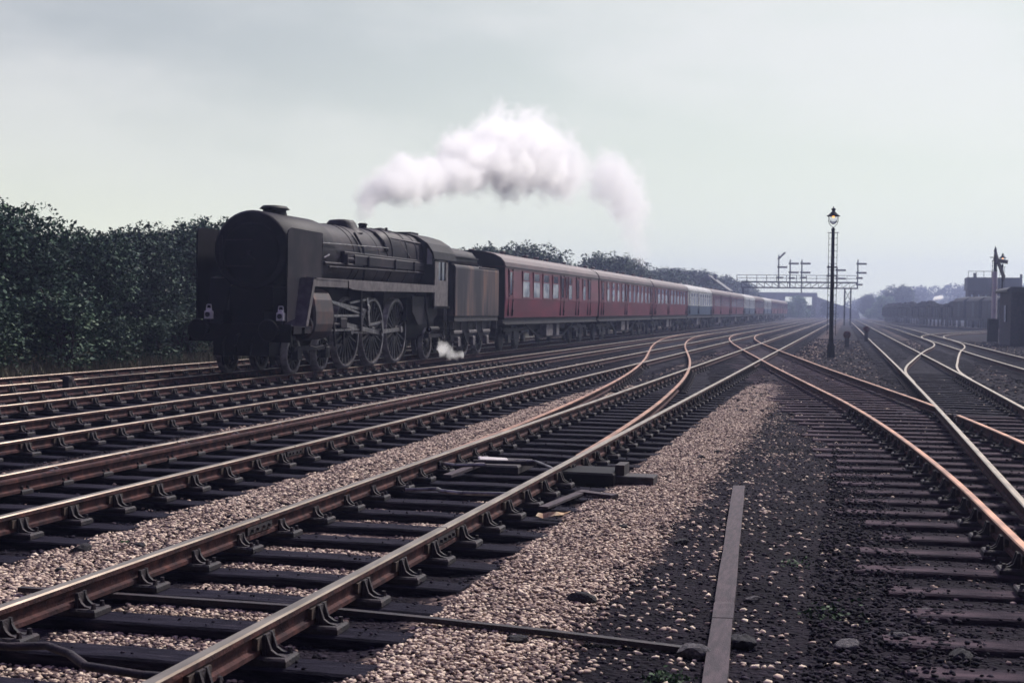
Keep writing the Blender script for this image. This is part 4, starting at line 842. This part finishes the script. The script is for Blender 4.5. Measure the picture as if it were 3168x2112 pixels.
# ------------------------------------------------------------------ lamp posts, signals, gantry
def lamp_post(label, X, Y, H, z0):
    t = thing('lamp_post', label, 'lamp post', (X, Y, z0), 0, 'gas lamp posts')
    b = MB(); b.lathe([(.16, 0), (.15, .5), (.10, .6), (.085, 1.2), (.065, H - 1.0), (.085, H - .98), (.06, H - .9), (.03, H - .86)], 'Z', n=14); b.build('post', gantry_m, t)
    b = MB()
    for x in (-.17, .17): b.tube((x, .22, .9), (x, .22, H - 1.1), .012, n=5)
    for z in np.arange(1.0, H - 1.1, .26): b.tube((-.17, .22, float(z)), (.17, .22, float(z)), .009, n=5)
    for z in (1.4, 3.0, H - 1.25): b.bar((0, 0, z), (0, .22, z), .03, .02)
    b.build('ladder', gantry_m, t)
    b = MB(); b.tube((-.22, 0, H - 1.08), (.22, 0, H - 1.08), .018, n=6); b.build('cross_bar', gantry_m, t)
    ln = MB()
    for x in (-.19, .19): ln.path([(x, 0, H - .42), (x, 0, H - .62), (x * .75, 0, H - .74), (0, 0, H - .88)], .013, 6)
    ln.tube((-.19, 0, H - .64), (.19, 0, H - .64), .01, n=5); lo_ = ln.build('lantern_frame', gantry_m, t)
    g = MB(); g.lathe([(.17, H - .42), (.165, H - .55), (.12, H - .68), (.03, H - .74)], 'Z', n=16); g.build('glass_globe', mg, lo_)
    g = MB(); g.lathe([(.001, H), (.02, H - .02), (.02, H - .07), (.075, H - .09), (.09, H - .13), (.06, H - .2), (.09, H - .24), (.18, H - .33), (.28, H - .40), (.27, H - .415), (.001, H - .38)], 'Z', n=20); g.build('hood', gantry_m, lo_)
    g = MB(); g.lathe([(.001, H - .395), (.05, H - .41), (.055, H - .45), (.001, H - .49)], 'Z', n=10); g.build('flame', lamp_glow, lo_)
    return t
lamp_post('tall gas lamp post with ladder and glowing lantern standing between the tracks', -.75, 59.2, 6.2, -.22)
lamp_post('hazy gas lamp post in front of the water tower, beside the semaphore', 11.2, 113, 6.56, -.22)
def arm(parent, x, y, z, l=1.05, ang=0, yaw=0, mat=None):
    b = MB(); M = Euler((0, -ang, yaw)).to_matrix()
    v = MB(); v.box(-.12, l, -.025, .025, -.13, .13); v.lathe([(.001, -.03), (.13, -.03), (.13, .03), (.001, .03)], 'Y', (-.02, 0, -.02), 12); v.box(-.3, -.1, -.02, .02, -.12, .16)
    v.v = [tuple(M @ Vector(p)) for p in v.v]; return v.build('signal_arm', mat or yellow_p, parent, (x, y, z))
ga = thing('signal_gantry', 'steel lattice signal gantry spanning the main tracks in the haze', 'signal gantry', (0, 210, 0))
b = MB(); 
for yy in (-.6, .6):
    b.bar((-15.7, yy, 5.92), (.95, yy, 5.92), .16, .18); b.bar((-15.7, yy, 5.10), (.95, yy, 5.10), .16, .18)
    xs = np.arange(-15.7, .96, 1.11)
    for i in range(len(xs) - 1):
        b.bar((xs[i], yy, 5.1), (xs[i], yy, 5.92), .05, .05)
        if i < 8: b.bar((xs[i], yy, 5.92), (xs[i + 1], yy, 5.1), .05, .06)
        else: b.bar((xs[i], yy, 5.1), (xs[i + 1], yy, 5.92), .05, .06)
b.box(-15.7, 1.0, -.5, .5, 6.0, 6.03); b.build('lattice_beam', gantry_m, ga)
b = MB()
for yy in (-.6, .6):
    for z in (6.5, 6.95): b.tube((-16.4, yy, z), (.9, yy, z), .025, n=5)
    for x in np.arange(-16.4, 1, 1.44): b.tube((x, yy, 5.95), (x, yy, 6.95), .025, n=5)
b.build('handrail', gantry_m, ga)
for x in (-15.45, -.85, .0):
    b = MB()
    for yy in (-.55, .55): b.bar((x, yy, -.25), (x, yy, 5.1), .22, .12)
    for z in np.arange(.2, 5, .9): b.bar((x, -.55, z), (x, .55, z + .45), .05, .05)
    if x == 0: b.bar((-.85, 0, 3.2), (0, 0, 4.9), .1, .08); b.bar((0, 0, 3.2), (-.85, 0, 4.9), .1, .08)
    b.build('column', gantry_m, ga)
SIG = [(-10.32, 9.68, [(9.43, 45), (8.09, 0), (6.55, 0)], 'signal post on the gantry with its top arm raised'), (-8.67, 8.99, [(8.63, 0), (7.33, 0), (6.5, 0)], 'second signal post on the gantry, beside the one with the raised arm'), (-7.0, 9.0, [(8.63, 0), (7.33, 0), (6.6, 0)], 'third signal post on the gantry, reaching below the lattice beam'),
       (-3.22, 8.26, [(8.13, 0), (6.9, 0)], 'short signal post on the gantry partly hidden by the lamp post'), (-1.98, 7.95, [(7.7, 0), (6.5, 0)], 'shortest signal post on the gantry, right beside the lamp post'), (.92, 9.07, [(8.63, 0), (7.34, 0), (6.59, 0), (5.64, 0)], 'signal post at the free end of the gantry with four arms')]
for x, zt, arms, lb in SIG:
    t = thing('signal_post', lb, 'signal', (x, 209.2, 0), 0, 'semaphore signals on the gantry')
    b = MB(); b.box(-.09, .09, -.09, .09, 4.42 if x == -7.0 else 5.0, zt); b.lathe([(.12, zt), (.06, zt + .12), (.001, zt + .35)], 'Z', n=8); b.box(-.04, .22, -.12, .12, arms[0][0] - 1.0, arms[0][0] - .95); b.build('post', gantry_m, t)
    for i, (z, a) in enumerate(arms): arm(t, .1, -.14, z, 1.15 if i < 2 else .62, R(a))
t = thing('semaphore_signal', 'tall signal post with pale lower mast and arm, by the brick hut', 'signal', (9.36, 99.2, -.2))
b = MB(); b.tube((0, 0, 0), (0, 0, 4.7), .19, .16, 10, 0); b.build('lower_mast', pm('whitewash', (.9, .84, .82), (.7, .62, .62), 2, .6), t)
b = MB(); b.tube((0, 0, 4.6), (0, 0, 6.1), .10, .09, 10); b.lathe([(.11, 6.1), (.07, 6.2), (.001, 6.45)], 'Z', n=10); b.tube((-.35, 0, 5.65), (.1, 0, 5.65), .03, n=6); b.build('upper_mast', gantry_m, t)
arm(t, .08, -.15, 5.62, 1.2, R(-42), R(50)).scale = (1, 1, 1.7)
arm(t, .08, -.15, 5.45, 1.0, R(-5), R(40))
b = MB(); b.box(-.4, .25, -.5, .3, 0, 1.55, 0, .03); b.build('relay_cabinet', gantry_m, t)
b = MB()
for x in (-.2, .2): b.tube((x * .7, .3, .1), (x * .7, .3, 5.5), .018, n=5)
for z in np.arange(.3, 5.4, .3): b.tube((-.2, .3, float(z)), (.2, .3, float(z)), .012, n=5)
b.build('ladder', gantry_m, t)
b = MB(); b.box(-.07, .07, -.07, .07, 0, .40, 0, .01); b.box(-.10, .10, -.09, .09, .33, .37); o = b.build('marker_post', iron, None, (-15.35, 25.5, -.25)); tag(o, 'short dark stump post beside the train track near the left edge', 'post')
for x, y, h, lb in ((-.15, 78, .9, 'dark point lever stand on the ballast beyond the lamp post'), (1.0, 92, 1.1, 'low ground signal with a red face beyond the lamp post')):
    t = thing('ground_signal', lb, 'ground signal', (x, y, -.23)); b = MB(); b.box(-.12, .12, -.12, .12, 0, h * .6, 0, .02); b.build('body', iron, t)
    b = MB(); b.lathe([(.001, -.16), (.2, -.16), (.2, -.13), (.001, -.13)], 'Y', (0, 0, h * .75), 14); b.build('disc', pm('faded_red', (.16, .04, .05), (.10, .03, .04)), t)

# ------------------------------------------------------------------ buildings
t = thing('brick_hut', 'dark brick lineside hut at the right edge of the yard', 'hut', (0, 0, 0))
b = MB(); b.box(9.35, 13.5, 89, 95.5, -.3, 3.0); b.build('wall', brick, t)
b = MB(); b.box(9.1, 13.8, 88.75, 95.8, 3.0, 3.12); b.plate([(9.05, 3.12), (13.85, 3.12), (13.6, 3.3), (9.3, 3.3)], 88.7, 95.85, 'Y'); b.build('roof', slate, t)
b = MB(); b.box(9.9, 10.7, 88.93, 88.99, -.2, 1.9); b.build('door', soot_shade, t)
b = MB(); b.box(9.27, 9.34, 91, 92.1, 1.2, 2.2); b.build('window', glass_d, t)
t = thing('water_tower', 'iron water tank on a dark arcaded base behind the wagons', 'water tower', (0, 0, 0))
b = MB(); b.box(16.9, 24.5, 220, 226, 5.35, 7.1)
for x in np.arange(16.9, 24.6, 1.266): b.box(x - .05, x + .05, 219.93, 220, 5.3, 7.15)
b.box(16.8, 24.6, 219.9, 226.1, 5.2, 5.35); b.box(24.3, 24.6, 219.8, 220.2, 5.3, 7.6); b.build('tank', tank_m, t)
b = MB(); 
for x in np.arange(17.3, 24.4, 1.0): b.box(x - .22, x + .22, 220.3, 225.7, 3.0, 5.2)
b.box(17.1, 24.3, 220.3, 225.7, 4.6, 5.2); b.box(17.1, 24.3, 220.3, 225.7, -.3, 3.1); b.build('base', brick, t)
b = MB(); b.tube((17, 220, 8.0), (20.3, 220, 8.0), .04, n=5); [b.tube((x, 220, 7.1), (x, 220, 8.05), .04, n=5) for x in (17.0, 18.1, 19.2, 20.3)]; b.lathe([(.25, 7.1), (.25, 7.7), (.3, 7.75), (.001, 7.8)], 'Z', (18.1, 222, 0), 10); b.build('handrail', gantry_m, t)
t = thing('goods_shed', 'long dark shed behind the semaphore and hut', 'shed', (0, 0, 0))
b = MB(); b.box(15.5, 30, 170, 184, -.3, 3.0); b.build('wall', brick, t)
b = MB(); b.plate([(15.2, 3.0), (30.3, 3.0), (30.3, 3.2), (22.7, 3.9), (15.2, 3.2)], 169.7, 184.3, 'Y'); b.build('roof', slate, t)
t = thing('gabled_house', 'house roof showing above the middle coaches among the trees', 'house', (-22.5, 232, 0))
b = MB(); b.box(-3, 3, -4, 4, -.2, 5.0); b.build('wall', brick, t)
b = MB(); b.plate([(-3.5, 4.9), (0, 7.4), (3.5, 4.9), (3.3, 4.75), (0, 7.1), (-3.3, 4.75)], -4.3, 4.3, 'Y'); rf = b.build('roof', slate, t)
b = MB(); b.box(.6, 1.1, -.4, .4, 6, 7.6); b.build('chimney', brick, rf)
t = thing('overbridge', 'pale concrete road bridge fading in the haze beyond the gantry', 'bridge', (0, 420, 0))
conc = pm('concrete', (.55, .58, .55), (.42, .45, .43), .3, .9)
b = MB(); b.box(-34, -9.5, 0, 8, 6.0, 6.6); b.build('deck', conc, t)
b = MB(); b.box(-34, -9.5, -.15, 0, 6.2, 7.2); b.build('parapet', conc, t)
b = MB(); b.box(-36, -19, -.3, 8, -.3, 6.0); b.box(-11.0, -9.5, -.3, 8, -.3, 6.2); b.plate([(-9.5, -.3), (-9.5, 6.0), (2, 2), (3, -.3)], 1, 7, 'Y'); b.build('pier', conc, t)
t = thing('white_building', 'small white building on the hazy wooded hill', 'building', (18.3, 640, 9.0))
b = MB(); b.box(-1.9, 1.7, 0, 3, 0, .9); b.build('wall', white_p, t)
b = MB(); b.plate([(-2.0, .9), (1.8, .9), (1.5, 1.35), (-1.7, 1.35)], -.1, 3.1, 'Y'); b.build('roof', roof_pale, t)

# ------------------------------------------------------------------ wagons on the curved siding
def on(l, y): return float(np.interp(y, l[:, 1], l[:, 0]))
def wagon(label, y, kind, ln=5.3):
    x = on(l7, y); dxx = (on(l7, y + 2) - on(l7, y - 2)) / 4; rz = -math.atan(dxx)
    t = thing('goods_wagon', label, 'wagon', (x, y, 0), rz, 'wagons in the curved siding'); h = ln / 2
    b = MB(); b.box(-1.1, 1.1, -h, h, .85, 1.15)
    for s in (-1, 1):
        for yy in (-h * .62, h * .62): b.lathe([(.001, 0), (.48, 0), (.48, .12), (.001, .12)], 'X', (s * .75 - .06, yy, .48), 16)
        b.tube((s * .87, -h - .35, 1.0), (s * .87, -h, 1.0), .12, n=10); b.tube((s * .87, h, 1.0), (s * .87, h + .35, 1.0), .12, n=10)
    b.build('underframe', under_m, t)
    if kind == 'van':
        b = MB(); b.box(-1.25, 1.25, -h, h, 1.15, 3.2); bd = b.build('body', loco_d, t)
        b = MB(); b.loft([[(q * 1.3, yy, z) for q, z in ((-1, 3.15), (-.7, 3.5), (0, 3.7), (.7, 3.5), (1, 3.15))] for yy in (-h - .05, h + .05)], smooth=False); b.build('roof', loco_d, t)
        b = MB(); [b.box(s * 1.25 - .02, s * 1.25 + .02, yy - .5, yy + .55, 1.3, 2.95) for s in (-1, 1) for yy in ((-.3,) if ln < 6 else (-h * .55, 0, h * .55))]; b.build('door', tank_m, bd)
    else:
        b = MB()
        for s in (-1, 1): b.box(s * 1.2 - .04, s * 1.2 + .04, -h, h, 1.15, 2.5); b.box(-1.2, 1.2, s * h - .04, s * h + .04, 1.15, 2.5); [b.box(s * 1.27 - .04, s * 1.27 + .04, yy - .06, yy + .06, 1.1, 2.5) for yy in (-h * .8, -h * .25, h * .25, h * .8)]
        b.build('body', loco_d, t)
        n = 260; P = np.stack([rng.uniform(-1.1, 1.1, n), rng.uniform(-h + .1, h - .1, n), np.zeros(n)], 1); hh = .9 if kind == 'heap' else .45
        P[:, 2] = 2.35 + hh * np.cos(P[:, 0] / 1.15 * 1.4) * np.cos(P[:, 1] / h * 1.35) * rng.uniform(.85, 1.05, n)
        v, f, tt = stones(P, rng.uniform(.35, .6, n), rng); obj('coal_load', np_mesh('coal_load', v, f, tt * .5, stone_d), t)
yw = 165.5; WL = [('van', 'dark covered van nearest the hut in the curved siding, with pale door'), ('van', 'second dark covered van in the curved siding'), ('van', 'third dark covered van in the curved siding, beside the white steam'), ('heap', 'heaped coal wagon just beyond the dark vans'), ('open', 'second coal wagon beyond the dark vans')]
kinds = WL + [('open', 'third coal wagon beyond the dark vans'), ('heap', 'fourth coal wagon beyond the dark vans'), ('heap', 'fifth coal wagon beyond the dark vans'), ('open', 'sixth coal wagon beyond the dark vans'), ('heap', 'seventh coal wagon beyond the dark vans'), ('heap', 'eighth coal wagon beyond the dark vans'), ('open', 'ninth coal wagon beyond the dark vans'), ('heap', 'tenth coal wagon beyond the dark vans'), ('heap', 'high heaped coal wagon near the far end of the siding'), ('heap', 'hazy heaped coal wagon near the far end of the siding'), ('heap', 'last hazy coal wagon of the siding')]
for k_, lb in kinds:
    wagon(lb, yw, k_); yw += 6.35

# ------------------------------------------------------------------ trees and bushes
def crown(blobs, n, size, seed, mat, zmin=0):
    r = np.random.default_rng(seed); B = np.array(blobs, float); wts = B[:, 3] ** 2; k = r.choice(len(B), n, p=wts / wts.sum())
    d = r.normal(size=(n, 3)); d /= np.linalg.norm(d, axis=1)[:, None]
    lump = 1 + .30 * np.sin(d[:, 0] * 5 + k) * np.sin(d[:, 1] * 6 + 2 * k) + .12 * np.sin(d[:, 2] * 11 + 3 * k)
    rad = B[k, 3] * lump * (1 - .38 * r.uniform(0, 1, n) ** 2.2) + r.normal(0, .04, n) * B[k, 3]
    P = B[k, :3] + d * rad[:, None] * np.array([1, 1, .9]); P = P[P[:, 2] > zmin]
    v, f, t = leaves(P, np.full(len(P), size), r); return np_mesh('crown', v, f, t, mat)
def bush_var(seed, h, w, n, size, mat, trunk=True):
    r = random.Random(seed); bl = []
    for i in range(11):
        a = r.uniform(0, 6.28); rad = r.uniform(0, .62) * w; zz = h * r.uniform(.15, .76); s = h * r.uniform(.2, .3)
        bl.append((rad * math.cos(a), rad * math.sin(a), zz, s))
    bl += [(r.uniform(-.4, .4) * w, r.uniform(-.4, .4) * w, h * .78, h * .2) for _ in range(3)]
    b = MB()
    for i in range(6):
        a = r.uniform(0, 6.28); x, y = .25 * math.cos(a), .25 * math.sin(a); q = r.choice(bl); tip = (q[0], q[1], q[2] + q[3] * .5)
        mid = (x + (q[0] - x) * .4, y + (q[1] - y) * .4, q[2] * .5); b.tube((x, y, -.2), mid, .09 * h / 4, .05 * h / 4, 7); b.tube(mid, tip, .05 * h / 4, .015, 6)
        for _ in range(4 if trunk else 0): q2 = r.choice(bl); b.tube(mid, (q2[0] + r.uniform(-.3, .3), q2[1], q2[2] + q2[3] * 1.05), .022, .006, 4)
    return crown(bl, n, size, seed, mat, .05), b.mesh('trunk', bark)
BV = [bush_var(i, 4.4, 2.9, 24000, .135, leaf_m) for i in (11, 12, 13)]
LB = [bush_var(i, 1.5, 1.2, 4200, .085, leaf_b) for i in (21, 22)]
FV = [bush_var(i, 6.0, 4.2, 22000, .20, leaf_m, False) for i in (31, 32, 33)]
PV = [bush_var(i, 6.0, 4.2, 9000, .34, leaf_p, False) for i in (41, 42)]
def plant(name, var, x, y, h0, h, label, cat, group, wsc=1.0, z=-.05):
    t = thing(name, label, cat, (x, y, z), rnd.uniform(0, 6.28), group); s = h / h0; t.scale = (s * wsc, s * wsc, s)
    obj('crown', var[0], t); obj('trunk', var[1], t); return t
hb = [(29.0, 4.75, 'tallest dark bush at the left picture edge'), (32.6, 4.62, 'dark bush next to the tallest one at the left edge'), (35.4, 4.3, 'third dark bush from the left picture edge'), (38.4, 3.95, 'lower dark bush where the hedge top dips'), (41.4, 3.95, 'dark bush in the dip of the hedge, left of the locomotive'),
      (44.8, 4.35, 'dark bush directly left of the locomotive smokebox'), (48.2, 4.9, 'dark bush half hidden behind the locomotive front'), (25.6, 4.8, 'dark bush cut off by the left picture edge')]
for i, (y, h) in enumerate([(30, 4.7), (34.5, 4.2), (39, 3.75), (43, 3.8), (47, 4.4)]): plant('hawthorn_bush', BV[(i + 1) % 3], -25.6, y + 3, 4.4, h, ['dark bush crown behind the left edge bushes', 'dark bush crown showing behind the third bush from the left', 'dark bush crown filling the dip of the hedge from behind', 'dark bush crown behind the bush next to the locomotive', 'dark bush crown behind the smokebox'][i], 'bush', 'dark bushes left of the locomotive', 1.1, .1)
for i, (y, h, lb) in enumerate(hb): plant('hawthorn_bush', BV[i % 3], -22.9 + rnd.uniform(-.3, .3), y, 4.4, h * .97, lb, 'bush', 'dark bushes left of the locomotive', 1.0, .1)
lb_ = [(26.8, 1.35, 'low bramble clump at the left edge below the tallest bush'), (29.5, 1.5, 'low pale bramble clump, second from the left edge'), (32.0, 1.7, 'larger pale green bramble clump in the middle of the row'), (34.6, 1.2, 'small bramble clump right of the larger pale one'), (37.2, 1.1, 'low bramble clump by the grass bank'), (39.8, 1.3, 'bramble clump nearest the locomotive buffer'), (42.5, 1.2, 'bramble clump seen beneath the locomotive buffer')]
for i, (y, h, lb) in enumerate(lb_): plant('bramble_clump', LB[i % 2], -19.9 + rnd.uniform(-.3, .4), y, 1.5, h * 1.15, lb, 'bush', 'low brambles in front of the dark bushes', 1.15, -.05)
far = [(53, 4.4), (60, 4.2), (68, 4.0), (77, 4.2), (87, 5.0), (95, 5.6), (101, 6.2), (107.5, 6.5), (114, 6.0), (121, 5.5), (128.5, 5.9), (140, 7.2), (147, 6.6), (156, 7.2), (166, 6.2), (179, 6.3), (192, 6.6), (206, 7.5), (222, 7.8), (240, 8.6), (256, 8.4), (273, 8.9), (300, 8.9), (325, 8.8), (350, 8.8)]
where = ['above the tender', 'behind the first coach', 'above the first coach roof', 'above the second coach', 'above the third coach', 'above the hazy rear coaches']
TL_ = ['low tree hidden behind the locomotive cab', 'low tree directly behind the front of the tender', 'low tree directly behind the rear of the tender', 'low tree between the tender and the first coach', 'small tree tip just right of the tender top',
 'dark tree above the front end of the first coach roof', 'tallest crown above the front half of the first coach', 'domed crown above the middle of the first coach', 'crown sloping down above the rear half of the first coach', 'low crown above the rear end of the first coach',
 'tree over the gap between the first and second coach', 'tallest dark tree above the second coach', 'tree right of the tallest one above the second coach', 'thin topped tree above the rear end of the second coach', 'low tree over the gap between second and third coach',
 'tree above the middle of the third coach', 'tree above the rear of the third coach', 'tree above the front of the nearest cream and blue coach', 'tree just left of the gabled house', 'tree rising right behind the gabled house',
 'tree just right of the gabled house', 'tree above the fifth coach near the gantry handrail end', 'tree at the left end of the signal gantry', 'hazy tree half under the left part of the gantry', 'last hazy tree of the row under the gantry']
for i, (y, h) in enumerate(far):
    plant('tree', FV[i % 3], -25.5 + rnd.uniform(-1, 1) - (y > 210) * 3, y, 6.0, h * 1.03, TL_[i], 'tree', 'trees behind the train', 1.0 + .4 * (y > 200))
for i, (x, y, h, lb) in enumerate([(-13.5, 386, 6.2, 'hazy pale green tree beyond the last coach'), (-11.2, 400, 3.6, 'small hazy bush in front of the bridge pier'), (-16.5, 372, 4.5, 'hazy bush right behind the last coach'), (-6.5, 405, 4.6, 'hazy tree under the bridge span'), (8, 390, 6.5, 'hazy tree right of the gantry columns'), (13, 430, 10, 'tall hazy tree in front of the hill'), (5.5, 450, 7.5, 'hazy tree between the gantry and the tall hazy tree')]):
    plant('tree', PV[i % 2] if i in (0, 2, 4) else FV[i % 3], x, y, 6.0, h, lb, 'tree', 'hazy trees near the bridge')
# woodland on the hill
hx = np.linspace(-60, 420, 90); hyv = np.linspace(520, 1100, 24); HX, HY = np.meshgrid(hx, hyv)
prof_x = [-60, -10, 0, 8, 16, 28, 42, 60, 100, 200, 420]; prof_z = [0, 0, 2, 5, 7.5, 9.3, 9.6, 10, 11, 12, 12]
HZ = np.interp(HX * 640 / HY, prof_x, prof_z) * np.clip((HY - 520) / 130, 0, 1) * (1 + .0 * HY) + .5 * np.sin(HX * .06) - .4
V = np.stack([HX, HY, HZ], -1).reshape(-1, 3); ii = (np.arange(23)[:, None] * 90 + np.arange(89)[None]).ravel(); F = np.stack([ii, ii + 1, ii + 91, ii + 90], 1)
hm = pm('hill_ground', (.05, .075, .06), (.035, .055, .05), .02, .95)
tag(obj('hill', np_mesh('hill', V, F, np.zeros(len(V)), hm, True)), 'low hazy hill beyond the yard on the right', None, None, 'structure')
r = np.random.default_rng(9); n = 420; bx = r.uniform(-30, 230, n); by = r.uniform(560, 690, n)
bz = np.interp(bx * 640 / by, prof_x, prof_z) * np.clip((by - 520) / 130, 0, 1); keep = ~((np.abs(bx - 18) < 4) & (by < 650)) & ((bz > 1.5)); bx, by, bz = bx[keep], by[keep], bz[keep]; br = r.uniform(1.6, 3.2, len(bx))
kk = r.integers(0, len(bx), 60000); d = r.normal(size=(60000, 3)); d /= np.linalg.norm(d, axis=1)[:, None]
P = np.stack([bx[kk], by[kk], bz[kk] + br[kk] * .8], 1) + d * (br[kk] * r.uniform(.6, 1, 60000))[:, None] * np.array([1.1, 1.1, 1.1])
v, f, tt = leaves(P, np.full(len(P), .8), r); tag(obj('woodland', np_mesh('woodland', v, f, tt, hill_leaf)), 'hazy wood covering the hill on the right', 'woodland', None, 'stuff')
# dry grass verge
n = 26000; X = r.uniform(-21.6, -18.4, n); Y = 26 + 34 * r.uniform(0, 1, n); P = np.stack([X, Y, ground_z(X, Y)], 1)
hgt = r.uniform(.1, .42, n); lean = r.normal(0, .12, (n, 2)); wv = r.uniform(.008, .02, n); a = r.uniform(0, 3.14, n)
e = np.stack([np.cos(a) * wv, np.sin(a) * wv, np.zeros(n)], 1); top = P + np.concatenate([lean, hgt[:, None]], 1)
V = np.stack([P - e, P + e, top], 1).reshape(-1, 3); tag(obj('grass', np_mesh('grass', V, np.arange(n * 3).reshape(-1, 3), np.repeat(r.uniform(0, 1, n), 3), grass_m)), 'dry grass on the bank at the foot of the bushes', 'grass', None, 'stuff')

# ------------------------------------------------------------------ haze
b = MB(); b.box(-120, 260, -8, 760, -3.0, 27)
hm = bpy.data.materials.new('haze'); hm.use_nodes = True; t = hm.node_tree; t.nodes.clear()
o_ = t.nodes.new('ShaderNodeOutputMaterial'); pv = t.nodes.new('ShaderNodeVolumePrincipled'); t.links.new(pv.outputs[0], o_.inputs['Volume'])
pv.inputs['Color'].default_value = (.56, .64, .97, 1); pv.inputs['Density'].default_value = .0010; pv.inputs['Anisotropy'].default_value = .6
o = b.build('haze', hm); tag(o, 'pale blue summer haze over the yard', 'haze', None, 'stuff')
